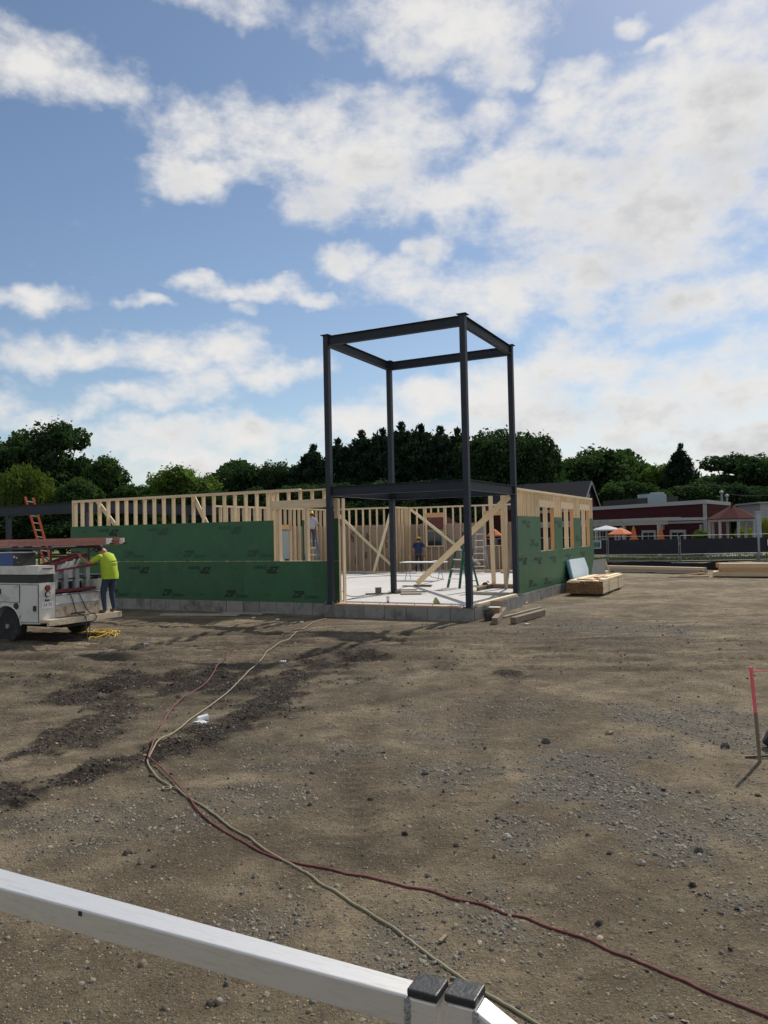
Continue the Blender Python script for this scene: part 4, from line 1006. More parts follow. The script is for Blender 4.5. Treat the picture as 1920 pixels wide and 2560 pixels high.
# cables hanging from the truck, yellow cord on the ground
def gzv(p, dz=0.0): return Vector((p.x, p.y, hz(p.x, p.y) + dz))
def smooth_path(pts, n=8):
    pts = [Vector(p) for p in pts]; out = []
    for i in range(len(pts)-1):
        p0, p1, p2, p3 = pts[max(i-1, 0)], pts[i], pts[i+1], pts[min(i+2, len(pts)-1)]
        for k in range(n):
            t = k / n; out.append(.5*((2*p1) + (p2-p0)*t + (2*p0-5*p1+4*p2-p3)*t*t + (3*p1-p0-3*p2+p3)*t**3))
    return out + [pts[-1]]
def on_ground(pts, dz): return [gzv(p, dz) for p in pts]
cw = lambda x, y, z: world_of(tk, (x, y, z))
g1 = atz(195, 1596)
c1 = smooth_path([cw(-.02, .80, 1.10), cw(.04, .80, 1.05), cw(.05, .88, .85), cw(.06, .96, .62), cw(.29, 1.0, .53), cw(.31, 1.0, .30), gzv(cw(.34, 1.0, 0), .05)], 6) + on_ground(smooth_path([cw(.36, 1.0, 0), atz(178, 1602), atz(205, 1604), atz(216, 1590)], 6), .012)
tag(MB().tube(c1, .011, 7).build('hanging_cable', M['cable'], None, True), 'left dark cable hanging over the tailgate down to the dirt', 'cable')
c2 = smooth_path([cw(-.02, 1.05, 1.10), cw(.04, 1.05, 1.05), cw(.05, 1.15, .85), cw(.06, 1.30, .62), cw(.29, 1.32, .53), cw(.27, 1.28, .42), cw(.22, 1.2, .37), gzv(cw(.30, 1.12, 0), .04)], 6) + on_ground(smooth_path([cw(.32, 1.16, 0), atz(232, 1577), atz(243, 1578)], 6), .012)
tag(MB().tube(c2, .011, 7).build('hanging_cable', M['cable'], None, True), 'right dark cable hanging over the tailgate beside the trailer socket', 'cable')
yc = []
for k in range(46):
    t = k * .62; r = .16 + .20*((k*7) % 5)/5
    cx = 247 + 24*math.sin(k*.9); cy = 1585 + 6*math.cos(k*1.3)
    p = atz(cx, cy); yc.append(p + Vector((r*math.cos(t)*1.3, r*math.sin(t), 0)))
yc = [atz(222, 1601), atz(232, 1597)] + yc
sp_ = smooth_path(yc, 4)
tag(MB().tube([gzv(p, .012 + .03*(.5+.5*math.sin(i*.37))) for i, p in enumerate(sp_)], .011, 6).build('yellow_cord', M['yellow'], None, True), 'tangled yellow extension cord heaped on the dirt by the truck', 'cord')
# ------------------------------------------------------------------ things on the slab
def S(px, py): return atz(px, py, ZS)
# folding table
ft = thing('folding_table', 'white folding work table with grey wishbone legs on the slab', 'table', wp(-1.92, 10.6, ZS), RZ)
MB().box(-.93, .93, -.36, .36, .715, .755).build('table_top', M['paper'], ft); MB().box(-.88, .88, -.33, .33, .685, .713).build('apron', M['black'], ft)
for x in (-.73, .73):
    l = MB(); s = 1 if x > 0 else -1
    l.tube([(x, 0, .685), (x, .0, .52), (x, -.06, .40), (x, -.12, .30), (x, -.28, .0)], .014, 8); l.tube([(x, 0.03, .685), (x, .03, .52), (x, .08, .40), (x, .14, .30), (x, .30, .0)], .014, 8); l.tube([(x, -.14, .29), (x, .16, .29)], .012, 8)
    l.build('leg', M['galv'], ft, True)
MB().tube([(-.73, 0, .45), (-.25, 0, .68)], .009, 6).build('brace', M['galv'], ft, True); MB().tube([(.73, 0, .45), (.25, 0, .68)], .009, 6).build('brace', M['galv'], ft, True)
MB().box(.45, .75, -.1, .2, .757, .80).build('paper_pad', M['paper'], thing('paper_stack', 'small white stack of papers on the work table', 'papers', wp(-1.92, 10.6, ZS), RZ))

def stepladder(label, loc, rz, h, rail, w0=.62, w1=.32, spread=1.05, group=None):
    t = thing('stepladder', label, 'ladder', loc, rz, group)
    n = int(h / .30)
    for s in (-1, 1):
        f = MB().bar((s*w0/2, -spread/2, 0.0), (s*w1/2, -.06, h - .03), .04, .085, up=(0, 1, 0)).build('front_rail', M[rail], t)
        MB().bar((s*(w0/2 - .02), spread/2, 0.0), (s*(w1/2 - .02), .06, h - .05), .04, .06, up=(0, 1, 0)).build('rear_rail', M[rail], t)
        MB().bar((s*w0/2*.8, -spread/2*.55, h*.42), (s*w0/2*.78, spread/2*.55, h*.42), .006, .022).build('spreader', M['galv'], t)
    for k in range(1, n):
        q = k / n; y = -spread/2*(1-q) - .06*q; w = w0*(1-q) + w1*q
        MB().box(-w/2 + .015, w/2 - .015, y - .04, y + .045, q*h - .03, q*h).build('step', M['alu'], t)
    for q in (.12, .5, .8):
        y = spread/2*(1-q) + .06*q; w = w0*(1-q) + w1*q
        MB().box(-w/2 + .03, w/2 - .03, y - .012, y + .012, q*h, q*h + .035).build('rear_bar', M['galv'], t)
    MB().box(-w1/2 - .03, w1/2 + .03, -.13, .10, h - .03, h + .03).build('top_cap', M[rail], t)
    return t
stepladder('green fibreglass stepladder standing open on the slab behind the front right column', wp(1.235, 6.92, ZS), RZ - .5, 1.66, 'green_rail', .64, .36, .88)
stepladder('grey aluminium stepladder standing open by the far wall', wp(-1.75, 16.9, ZS), RZ + .2, 2.15, 'galv', .66, .34, 1.1)
lw = Vector((-3.55, 38.3, ZS))
stepladder('blue stepladder with a worker standing on it, seen through the window opening', lw, RZ + .45, 2.35, 'blue_rail', .72, .36, 1.3)
# worker on the ladder
J = dict(pelvis=(0, 0, .92), chest=(0, .03, 1.25), neck=(0, .06, 1.48), head=(0, .10, 1.60), face=(-.25, 1, .1),
         shL=(-.20, .04, 1.40), elL=(-.36, .16, 1.20), wrL=(-.30, .38, 1.30), haL=(-.28, .46, 1.34), shR=(.20, .04, 1.40), elR=(.33, .10, 1.13), wrR=(.24, .30, 1.12), haR=(.20, .38, 1.14),
         hipL=(-.09, 0, .88), knL=(-.10, .04, .49), anL=(-.10, 0, .085), toL=(-.11, .16, .034), hipR=(.09, 0, .88), knR=(.11, .05, .49), anR=(.10, .0, .085), toR=(.12, .16, .034))
rzl = RZ + .45
wl_ = lw + Vector((math.sin(rzl)*.30, -math.cos(rzl)*.30, 1.335))
p2, hd, hv, f_, r_ = person('worker in grey shirt and yellow hard hat up on the blue stepladder', wl_, rzl, J, dict(top='grey_cloth', leg='denim', skin='skin', boot='boot'))
helmet(p2, hd, hv, f_, 'hardhat'); hair(p2, hd, hv, f_, 'dark_cloth')
tube_shirt(p2, [((0, .0, .88), .185, .160), ((0, .0, 1.0), .185, .155), ((0, .02, 1.15), .185, .15), ((0, .03, 1.3), .19, .145), ((0, .05, 1.42), .14, .10)], 'grey_cloth')
MB().lathe([(.168, .84), (.205, .845), (.205, .90), (.168, .905)], 18).build('tool_belt', M['leather'], p2); MB().box(.14, .26, -.10, .08, .66, .86).build('tool_pouch', M['leather'], p2)
# worker in blue by the far wall
J3 = dict(J, shL=(-.20, .03, 1.41), elL=(-.27, .0, 1.13), wrL=(-.25, .14, .92), haL=(-.25, .20, .84), shR=(.20, .03, 1.41), elR=(.30, -.03, 1.14), wrR=(.30, .08, .90), haR=(.30, .12, .80),
          anL=(-.13, .0, .085), toL=(-.15, .16, .034), anR=(.12, -.02, .085), toR=(.15, .13, .034), knL=(-.12, .02, .49), knR=(.11, .01, .49))
p3, hd, hv, f_, r_ = person('worker in navy shirt and yellow hard hat standing behind the work table', wp(-4.95, 16.75, ZS + .002), RZ + .35, J3, dict(top='navy', leg='dark_cloth', skin='skin', boot='dark_cloth'))
helmet(p3, hd, hv, f_, 'hardhat'); hair(p3, hd, hv, f_, 'dark_cloth')
tube_shirt(p3, [((0, .0, .88), .185, .160), ((0, .0, 1.0), .18, .152), ((0, .02, 1.15), .18, .148), ((0, .03, 1.3), .188, .145), ((0, .05, 1.42), .14, .10)], 'navy')
MB().lathe([(.168, .84), (.200, .845), (.200, .90), (.168, .905)], 18).build('tool_belt', M['leather'], p3); MB().box(.14, .25, -.08, .08, .64, .86).build('tool_pouch', M['leather'], p3)

# small things
def scrap(label, px, py, L, w, t, ang, m='lumber_weathered', dz=0.0, name='scrap_board', cat='board'):
    q = S(px, py); d = Vector((math.cos(ang), math.sin(ang), 0)) * L/2; o = Vector((0, 0, t/2 + dz + .001))
    return tag(board(name, M[m], None, q - d + o, q + d + o, w, t), label, cat)
scrap('short dark plank on the slab left of the thin inner column', 935, 1486, .55, .14, .04, 0)
tag(MB().box(-.10, .10, -.07, .07, 0, .17).build('wood_block', M['lumber_weathered']), 'dark brown wood block standing on a short plank on the slab', 'block').location = S(946, 1485) + Vector((0, 0, .042))
scrap('dark board right behind the base of the thin inner column', 1012, 1476, .85, .10, .04, -.2, 'lumber_grey')
scrap('upper of two crossed boards right of the thin inner column', 1034, 1484.5, .82, .12, .04, -.15, 'lumber_weathered', .043); scrap('lower of two crossed boards right of the thin inner column', 1028, 1486.5, .66, .12, .04, -.15, 'lumber_weathered')
scrap('small dark offcut at the foot of the thin inner column', 995, 1484, .16, .12, .09, .6); scrap('flat dark offcut left of the foot of the thin inner column', 964, 1484, .5, .10, .03, .15)
# cup with lid and straw
cp = thing('drink_cup', 'red and white soda cup with straw on the slab edge', 'cup', S(970, 1507.5) + Vector((0, 0, .0)))
MB().lathe([(.034, .001), (.036, .09), (.047, .17)], 16).build('cup', M['red_cup'], cp, True); MB().lathe([(.049, .171), (.049, .182), (.046, .19)], 16).build('lid', M['paper'], cp, True); MB().tube([(0, 0, .19), (.01, 0, .27)], .004, 6).build('straw', M['red_cup'], cp)
MB().lathe([(.0365, .06), (.0425, .12), (.0458, .16)], 16).build('label_band', M['paper'], cp, True)
hb = MB()
for k in range(5): a = k*1.3; hb.hexa([(.10*math.cos(a+i*1.57)*(1 if j == 0 else .25) + .02*math.sin(k), .08*math.sin(a+i*1.57)*(1 if j == 0 else .25), .002 + k*.012 if j == 0 else .10 + .02*k) for j in (0, 1) for i in range(4)])
tag(hb.build('crumpled_cloth', M['straw']), 'crumpled yellow green cloth on the slab edge near the front column', 'cloth').location = S(1091, 1510)
# brown tool on the curb plate, black tool box by the right wall, loose board inside the tower
tl = thing('circular_saw', 'small dark circular saw lying by the curb plates', 'saw', S(1213, 1473) + Vector((0, 0, 0)), .4)
MB().cyl((0, 0, .12), (0, 1, 0), .115, .05, 18).build('blade_guard', M['leather'], tl); MB().box(-.20, .14, -.07, .07, 0, .018).build('base_plate', M['galv'], tl); MB().tube([(.06, .03, .20), (.13, .03, .27), (.18, .03, .20)], .016, 8).build('handle', M['black'], tl)
tb = thing('tool_box', 'black plastic tool chest with grey lid by the right wall', 'tool box', wp(3.1, 8.55, ZS), RZ)
MB().box(-.38, .38, -.24, .24, .08, .52).build('chest', M['black'], tb); MB().box(-.40, .40, -.26, .26, .522, .60).build('lid', M['cable'], tb); MB().tube([(-.36, -.27, .45), (-.36, -.30, .45), (.36, -.30, .45), (.36, -.27, .45)], .012, 6).build('handle', M['galv'], tb)
for x in (-.34, .34): MB().cyl((x, .0, .08), (1, 0, 0), .08, .05, 14).build('wheel', M['rubber'], tb)
tag(board('loose_plank', M['lumber_grey'], None, S(1184, 1486) + Vector((0, 0, .045)), S(1271, 1489) + Vector((0, 0, .045)), .14, .088), 'long weathered plank lying on the tower slab behind the front column', 'plank')
tag(board('loose_plank', M['lumber_orange'], None, wp(1.3, 7.35, ZS + .02), wp(2.15, 7.75, ZS + .02), .14, .038), 'short yellowish board on the slab right behind the green stepladder', 'plank')
for lab, a, b, m_ in (('pale offcut boards lying before the far wall window', (-2.4, 16.6), (-.6, 17.3), 'lumber'), ('reddish offcut lying near the far wall under the right window', (-1.0, 16.9), (.6, 16.6), 'lumber_orange'), ('grey offcut lying on the slab at the foot of the far wall', (-.4, 15.9), (1.2, 16.5), 'lumber_grey'), ('brown board lying on the slab left of the tool chest', (.9, 14.6), (2.3, 15.2), 'lumber_weathered')):
    tag(board('offcut', M[m_], None, wp(*a, ZS + .05), wp(*b, ZS + .05), .24, .098), lab, 'board')
# air hoses and cords on the slab
def slab_line(pts, r, m, label, name='slab_cord'):
    tag(MB().tube(smooth_path([S(*p) + Vector((0, 0, r + .001)) for p in pts], 8), r, 6).build(name, M[m], None, True), label, 'cord')
slab_line([(856, 1478), (868, 1489), (890, 1492), (915, 1488), (935, 1487)], .010, 'cable', 'thin grey hose curving across the slab from the wall end post')
slab_line([(858, 1502), (900, 1493), (960, 1485), (1010, 1469), (1030, 1466), (1062, 1460), (1105, 1449)], .008, 'cable', 'long thin cord crossing the slab under the plank brace')
slab_line([(858, 1447), (900, 1443), (985, 1440), (1060, 1441), (1075, 1439), (1080, 1443), (1110, 1449)], .010, 'cable', 'dark cord lying across the slab under the work table')
slab_line([(857, 1433), (905, 1434), (950, 1437), (1000, 1440)], .009, 'cable', 'dark cord lying along the back of the slab')

# ------------------------------------------------------------------ lumber and things beside the building
def GZ(p, dz=0.0): return Vector((p.x, p.y, hz(p.x, p.y) + dz))
ls = thing('lumber_stack', 'strapped stack of pale framing lumber on the dirt beside the right wall', 'lumber stack', wp(5.17, 10.1, .0), RZ)
for x in (-1.3, 1.3): board('bearer', M['lumber_weathered'], ls, (-.62, x, .035), (.62, x, .035), .09, .09)
for k in range(11):
    for j in range(8):
        xx = -.63 + .075 + j*.158 + rnd.uniform(-.004, .004); y0 = -1.86 + rnd.uniform(-.03, .03) + (.25 if k == 10 and j < 3 else 0)
        board('board', M['lumber_bright' if rnd.random() < .6 else 'lumber'], ls, (xx, y0, .10 + k*.0395), (xx, y0 + 3.72, .10 + k*.0395), .148, .037, ends=M['shaded_end_grain'])
zt0 = .10 + 11*.0395
for k, (x, y0, y1, dz) in enumerate(((-.1, -1.5, 1.6, 0), (.12, -1.55, 1.7, 0), (.34, -1.1, 1.75, 0), (.52, -1.6, 1.8, 0), (.2, -.9, 1.2, .04), (-.32, -1.2, 1.5, 0), (.42, -.5, 1.9, .04))):
    board('board', M['lumber_orange' if k in (0, 4) else 'lumber_bright'], ls, (x, y0, zt0 + dz), (x + .03, y1, zt0 + dz), .19, .037, ends=M['shaded_end_grain'])
for y in (-.9, .8):
    s = MB(); s.box(.637, .643, y-.012, y+.012, .075, zt0 - .02); s.box(-.66, .643, y-.012, y+.012, .067, .073); s.build('strap', M['cable'], ls)
def leaning_sheet(name, label, pts, th, m, me, cat):
    """sheet from its outline corners (world), thickness th"""
    p = [Vector(q) for q in pts]; n = (p[1]-p[0]).cross(p[2]-p[0]).normalized(); b = MB(); k = len(p)
    b.add([q + n*th/2 for q in p] + [q - n*th/2 for q in p], [tuple(range(k)), tuple(range(2*k-1, k-1, -1))] + [(i, k+i, k+(i+1) % k, (i+1) % k) for i in range(k)])
    return tag(b.build(name, M[m]), label, cat)
zl = zt0 + .03
def W_(x, y, z): return wp(x, y, z)
leaning_sheet('foam_board', 'front pale blue foam board leaning against the green right wall', [W_(4.46, 9.98, .02), W_(4.46, 12.1, .02), W_(4.30, 12.70, .72), W_(4.215, 12.42, 1.17), W_(4.215, 9.98, 1.18)], .05, 'foam', 'foam', 'foam board')
leaning_sheet('foam_board', 'rear foam board behind the front one, only its dark blue edge showing', [W_(4.40, 9.88, .02), W_(4.40, 12.0, .02), W_(4.155, 12.0, 1.14), W_(4.155, 9.88, 1.15)], .05, 'foam_edge', 'foam_edge', 'foam board')
leaning_sheet('cement_board', 'grey sheet propped up behind the lumber right of the foam boards', [W_(4.50, 12.06, .0), W_(5.05, 12.06, .0), W_(5.10, 12.34, 1.13), W_(4.62, 12.34, 1.08)], .03, 'grey_board', 'grey_board', 'sheet')
for k, (x, dx) in enumerate(((4.80, .0), (4.95, .06))):
    tag(board('prop_stick', M['lumber'], None, wp(x + .35, 13.0, .0), wp(x + .05 + dx, 12.40, 1.02), .06, .03), ('left' if k == 0 else 'right') + ' thin wooden prop behind the grey sheet on the lumber', 'stick')
# timbers and boards on the dirt
def gboard(label, p0, p1, w, t, m, name='timber', cat='timber', lift=(0, 0)):
    a, b = atz(*p0), atz(*p1); up = t/2 + .012
    return tag(board(name, M[m], None, GZ(a, up + lift[0]), GZ(b, up + lift[1]), w, t), label, cat)
gboard('left square weathered timber lying on the dirt by the foundation corner', (1237, 1561), (1260, 1533), .15, .15, 'lumber_weathered'); gboard('right square weathered timber lying on the gravel near the corner', (1283, 1560), (1357, 1539), .15, .15, 'lumber_weathered')
gboard('thin bent strip of wood between the timbers on the dirt', (1259, 1545), (1353, 1521), .06, .035, 'lumber_grey', 'wood_strip', 'strip'); gboard('bright yellow plank lying along the right foundation', (1305, 1511), (1360, 1493), .24, .04, 'lumber_bright', 'plank', 'plank', (.02, .05))
gboard('longest of the grey planks lying before the left foundation', (405, 1539), (598, 1540), .26, .04, 'lumber_grey', 'plank', 'plank'); gboard('middle grey plank lying before the left foundation', (560, 1534), (660, 1537), .24, .04, 'lumber_grey', 'plank', 'plank', (.0, .0)); gboard('right grey plank lying before the left foundation under the lettering', (662, 1533), (780, 1535), .20, .04, 'lumber_grey', 'plank', 'plank')
for lab, px, py in (('white litter scrap left of the pink one before the left foundation', 633, 1546), ('pinkish white litter scrap before the left foundation', 691, 1549), ('white scrap of litter under the end of the hoses', 752, 1555), ('crumpled white litter on the dirt below the right timber', 1316, 1561), ('small white scrap on the ruts left of the hose', 363, 1612), ('white scrap on the dirt right of the hose', 703, 1660)):
    p = atz(px, py); b = MB()
    for k in range(4): b.hexa([(rnd.uniform(-.05, .05) + .04*(i in (1, 2)), rnd.uniform(-.03, .03) + .04*(i > 1), .003 + j*rnd.uniform(.010, .03)) for j in (0, 1) for i in range(4)])
    tag(b.build('litter_scrap', M['paper']), lab, 'litter').location = GZ(p, .004)
bx = thing('cardboard_box', 'open brown cardboard box standing against the right foundation', 'box', GZ(wp(4.52, .75), .0), RZ + .1)
MB().box(-.16, .16, -.14, .14, .002, .30).build('carton', M['cardboard'], bx); MB().hexa([(-.16, .142, .29), (.16, .142, .29), (.16, .15, .29), (-.16, .15, .29), (-.16, .20, .44), (.16, .20, .44), (.16, .208, .44), (-.16, .208, .44)]).build('flap', M['cardboard'], bx); MB().box(-.14, .14, -.12, .12, .301, .306).build('lining', M['paper'], bx)
bk = thing('wire_bucket', 'grey plastic bucket standing beside the cardboard box', 'bucket', GZ(wp(4.50, .30), .0), RZ)
MB().lathe([(.10, .002), (.125, .26), (.135, .262), (.135, .28), (.12, .28), (.096, .02)], 18).build('pail', M['cable'], bk, True); MB().tube([(-.13, 0, .27), (-.10, -.11, .22), (0, -.16, .20), (.10, -.11, .22), (.13, 0, .27)], .004, 6).build('handle', M['galv'], bk)
# ------------------------------------------------------------------ lawn beyond the fence
def lawn_material():
    m = bpy.data.materials.new('grass_field'); m.use_nodes = True; N, L = m.node_tree.nodes, m.node_tree.links; b = N['Principled BSDF']; b.inputs['Roughness'].default_value = .95; b.inputs['Specular IOR Level'].default_value = .1
    g = N.new('ShaderNodeNewGeometry'); n1 = N.new('ShaderNodeTexNoise'); n1.inputs['Scale'].default_value = .12; n1.inputs['Detail'].default_value = 8; n2 = N.new('ShaderNodeTexNoise'); n2.inputs['Scale'].default_value = 3; n2.inputs['Detail'].default_value = 6
    L.new(g.outputs['Position'], n1.inputs['Vector']); L.new(g.outputs['Position'], n2.inputs['Vector'])
    x = N.new('ShaderNodeMix'); x.data_type = 'RGBA'; x.inputs['A'].default_value = (.085, .12, .035, 1); x.inputs['B'].default_value = (.26, .25, .11, 1)
    r = N.new('ShaderNodeMapRange'); r.inputs['From Min'].default_value = .38; r.inputs['From Max'].default_value = .6; L.new(n1.outputs['Fac'], r.inputs['Value']); L.new(r.outputs[0], x.inputs['Factor'])
    y = N.new('ShaderNodeMix'); y.data_type = 'RGBA'; y.inputs['B'].default_value = (.06, .085, .03, 1); r2 = N.new('ShaderNodeMapRange'); r2.inputs['From Min'].default_value = .45; r2.inputs['From Max'].default_value = .65; r2.inputs['To Max'].default_value = .6
    L.new(n2.outputs['Fac'], r2.inputs['Value']); L.new(r2.outputs[0], y.inputs['Factor']); L.new(x.outputs['Result'], y.inputs['A']); L.new(y.outputs['Result'], b.inputs['Base Color'])
    return m
lb = MB(); lp = [(-500, 43), (-14, 43), (-6, 48), (5, 53), (13, 54.5), (19, 51.5), (500, 51.5), (500, 800), (-500, 800)]
lb.add([(x, y, .006) for x, y in lp], [tuple(range(len(lp)))])
tag(lb.build('lawn', lawn_material()), kind='structure')
BLADE = mat('grass_blade', (.12, .16, .05), .9, var=.3)
def grass_strip(name, label, segs, n, hgt, seed):
    r = np.random.default_rng(seed); vs, fs = [], []
    for k in range(n):
        (ax, ay), (bx, by), w = segs[int(r.integers(len(segs)))]
        t = r.random(); x = ax + (bx-ax)*t + r.normal(0, w); y = ay + (by-ay)*t + abs(r.normal(0, w)); h = hgt*(.5 + r.random()); a = r.random()*6.28; q = .05
        i0 = len(vs); vs += [(x - q*math.cos(a), y - q*math.sin(a), 0), (x + q*math.cos(a), y + q*math.sin(a), 0), (x + r.normal(0, .07), y + r.normal(0, .07), h)]; fs.append((i0, i0+1, i0+2))
    b = MB(); b.v = vs; b.f = fs; me = bpy.data.meshes.new(name); me.from_pydata(vs, [], fs); me.materials.append(BLADE); me.update()
    tag(link(name, me), label, 'grass', kind='stuff')
grass_strip('long_grass', 'unmown grass along the foot of the fence', [((8, 55), (13, 53.6), .4), ((13, 53.6), (19, 51.3), .5), ((19, 51.3), (31, 51.3), .6)], 7000, .3, 4)

# ------------------------------------------------------------------ temporary fence
FP = [Vector(p) for p in ((4.6, 57.6, 0), (8.0, 56, 0), (11.4, 54.2, 0), (14.9, 52.3, 0), (18.9, 50.15, 0), (23.9, 50.0, 0), (29.2, 50.6, 0))]
tf_ = thing('temporary_fence', 'temporary steel fence with dark privacy screen in front of the restaurant', 'fence', FP[0])
for k in range(len(FP) - 1):
    a, b = FP[k] - FP[0], FP[k+1] - FP[0]; d = (b - a); L = d.length; rz = math.atan2(d.y, d.x)
    fm = MB()
    for x in (.05, L - .05): fm.tube([(x, 0, 0), (x, 0, 1.78)], .024, 8)
    for z in (1.76, .56, .14): fm.tube([(.075, 0, z), (L - .075, 0, z)], .019, 8)
    f = fm.build('fence_panel', M['galv'], tf_, True); f.location = a; f.rotation_euler = (0, 0, rz)
    sc = MB(); n = 14
    top = [(.08 + (L-.16)*i/n, -.03, 1.58 - .05*abs(math.sin(i*1.1 + k))) for i in range(n+1)]
    sc.add([(x, y - .004, .60) for x, y, z in top] + top + [(x, y + .004, .60) for x, y, z in top] + [(x, y + .004, z) for x, y, z in top], [(i, i+1, n+2+i, n+1+i) for i in range(n)] + [(2*(n+1)+i, 3*(n+1)+i, 3*(n+1)+i+1, 2*(n+1)+i+1) for i in range(n)])
    sc.build('privacy_screen', M['screen'], f)
    wr = MB()
    for i in range(int(L / .16)): x = .1 + i*.16; wr.bar((x, .0, .15), (x, .0, .55), .006, .006)
    for i in range(3): wr.bar((.08, 0, .25 + i*.1), (L-.08, 0, .25 + i*.1), .006, .006)
    wr.build('wire_mesh', M['galv'], f)
    MB().box(-.25, .35, -.35, .35, 0.0, .03).build('foot_block', M['joint'], f)
sg = thing('fence_sign', 'small green notice with white border hung on the dark fence screen', 'sign', FP[2] + (FP[3]-FP[2])*.80 + Vector((-.03, -.07, 0)), math.atan2((FP[3]-FP[2]).y, (FP[3]-FP[2]).x))
MB().box(-.38, .38, -.012, 0, 1.0, 1.52).build('border', M['paper'], sg); MB().box(-.34, .34, -.02, -.013, 1.04, 1.48).build('panel', M['sign'], sg)
for k, z in enumerate((1.42, 1.30, 1.18, 1.10)): MB().box(-.28 + .03*(k % 2), .28 - .06*(k % 3), -.024, -.021, z - (.022 if k == 0 else .008), z + (.022 if k == 0 else .008)).build('text_line', M['hvac'], sg)
s2 = thing('fence_sign', 'white notice on the fence screen at the right picture edge', 'sign', FP[5] + (FP[6]-FP[5])*.16 + Vector((0, -.07, 0)), .1)
MB().box(-.28, .30, -.01, 0, 1.02, 1.40).build('panel', M['paper'], s2)
# silt fence, timbers along it, second lumber stack
sf = thing('silt_fence', 'low black fabric silt fence sagging along the far edge of the yard', 'silt fence', (0, 0, 0))
path = smooth_path([(7.5, 48.5, 0), (11.0, 46.6, 0), (14.0, 44.2, 0), (17.4, 41.6, 0), (20.5, 41.0, 0), (26, 41.2, 0)], 8)
vs = []; n = len(path)
for i, p in enumerate(path):
    h = .40 + .06*math.sin(i*.8) + .03*math.sin(i*2.1); vs += [(p.x, p.y, 0), (p.x + .02*math.sin(i), p.y + .04*math.sin(i*1.7), h), (p.x + .01, p.y + .05, h), (p.x + .01, p.y + .05, 0)]
fb = MB(); fb.add(vs, [f for i in range(n-1) for f in ((4*i, 4*i+4, 4*i+5, 4*i+1), (4*i+1, 4*i+5, 4*i+6, 4*i+2), (4*i+2, 4*i+6, 4*i+7, 4*i+3))]); fb.build('fabric', M['silt'], sf)
for i in range(0, n, 6): MB().box(path[i].x-.02, path[i].x+.02, path[i].y+.055, path[i].y+.095, 0, .62).build('stake', M['lumber_weathered'], sf)
def timbers(name, label, p0, p1, rows, m, seed, tw_=.14, th_=.14):
    d = p1 - p0; L = d.length; t = thing(name, label, 'lumber stack', p0, math.atan2(d.y, d.x)); r = random.Random(seed)
    for z, cnt in enumerate(rows):
        for j in range(cnt):
            o = r.uniform(-.25, .25); l0 = r.uniform(0, .5) if z else 0
            board('board', M[m[(j+z) % len(m)]], t, (l0, j*(tw_+.01) + .07, .05 + z*(th_+.004) + th_/2), (L + o, j*(tw_+.01) + .07, .05 + z*(th_+.004) + th_/2), tw_, th_)
    for x in (.3, L*.5, L - .4): MB().box(x-.05, x+.05, 0, max(rows)*(tw_+.01), 0, .049).build('bearer', M['lumber_weathered'], t)
    return t
timbers('timber_pile', 'low pile of long grey brown timbers along the black silt fence', Vector((11.6, 42.0, 0)), Vector((15.1, 37.7, 0)), (3, 2), ('lumber_grey', 'lumber'), 5, .2, .14)
timbers('lumber_stack', 'large stack of long brown beams at the right edge of the yard', Vector((14.8, 35.4, 0)), Vector((19.6, 33.0, 0)), (6, 5, 4), ('lumber', 'lumber_orange'), 6, .2, .19)
tag(board('loose_plank', M['lumber_orange'], None, Vector((13.7, 36.6, .03)), Vector((14.7, 36.2, .16)), .2, .04), 'short reddish plank lying against the large beam stack', 'plank')
tag(board('loose_plank', M['lumber_weathered'], None, Vector((13.0, 35.9, .02)), Vector((14.7, 35.6, .03)), .14, .04), 'dark plank lying on the dirt left of the large beam stack', 'plank')

# ------------------------------------------------------------------ red restaurant with pergola, gazebo, parasols
Pc = atd(1764, 1300, 62.0); Pc.z = 0; Pl = atd(1482, 1300, 75.8); Pl.z = 0; Pr = atd(1826, 1300, 70.0); Pr.z = 0
uL = (Pl - Pc).normalized(); nL = Vector((-uL.y, uL.x, 0))
if nL.y > 0: nL = -nL
rb = thing('restaurant_building', 'dark red single storey restaurant with white trim behind the fence', 'building', Pc, math.atan2(uL.y, uL.x))
inv = rb.matrix_basis.inverted(); LN = 26.0; HT = 4.45
def rl(p): return inv @ Vector(p)
q = [rl(Pc), rl(Pc + uL*LN), rl(Pc + uL*LN + Vector((14, 6, 0))), rl(Pr + Vector((3, 8, 0))), rl(Pr)]
MB().prism([(p.x, p.y) for p in q], 0, HT - .3, 'xy').build('wall', M['red_wall'], rb)
sgn = 1 if rl(Pc + nL).y > 0 else -1      # outward side of the long face in local y
yf = lambda o: sgn*o
def fbx(x0, x1, o0, o1, z0, z1): return MB().box(x0, x1, min(yf(o0), yf(o1)), max(yf(o0), yf(o1)), z0, z1)
fbx(-.18, LN, .002, .16, HT - .32, HT).build('parapet_trim', M['trim'], rb); fbx(-.05, LN, .002, .06, 2.62, 2.80).build('band_trim', M['trim'], rb); fbx(-.16, .18, .002, .07, 0, HT - .33).build('corner_board', M['trim'], rb)
MB().prism([(p.x, p.y) for p in q], HT - .299, HT - .02, 'xy').build('roof', M['shingle'], rb)
dR = (rl(Pr) - rl(Pc)); dRn = dR.normalized(); 
rwall = MB().bar(rl(Pc) + Vector((0, 0, HT - .14)), rl(Pr) + Vector((0, 0, HT - .14)), .16, .30); rwall.build('parapet_trim', M['trim'], rb)
o_ = dRn.cross(Vector((0, 0, 1)));  o_ = o_ if (rb.matrix_basis.to_3x3() @ o_).y < 0 else -o_
for k in range(14): MB().bar(rl(Pc) + dRn*.2 + o_*.012 + Vector((0, 0, .3 + k*.28)), rl(Pr) + o_*.012 + Vector((0, 0, .3 + k*.28)), .02, .25).build('siding_board', M['red_roof'], rb)
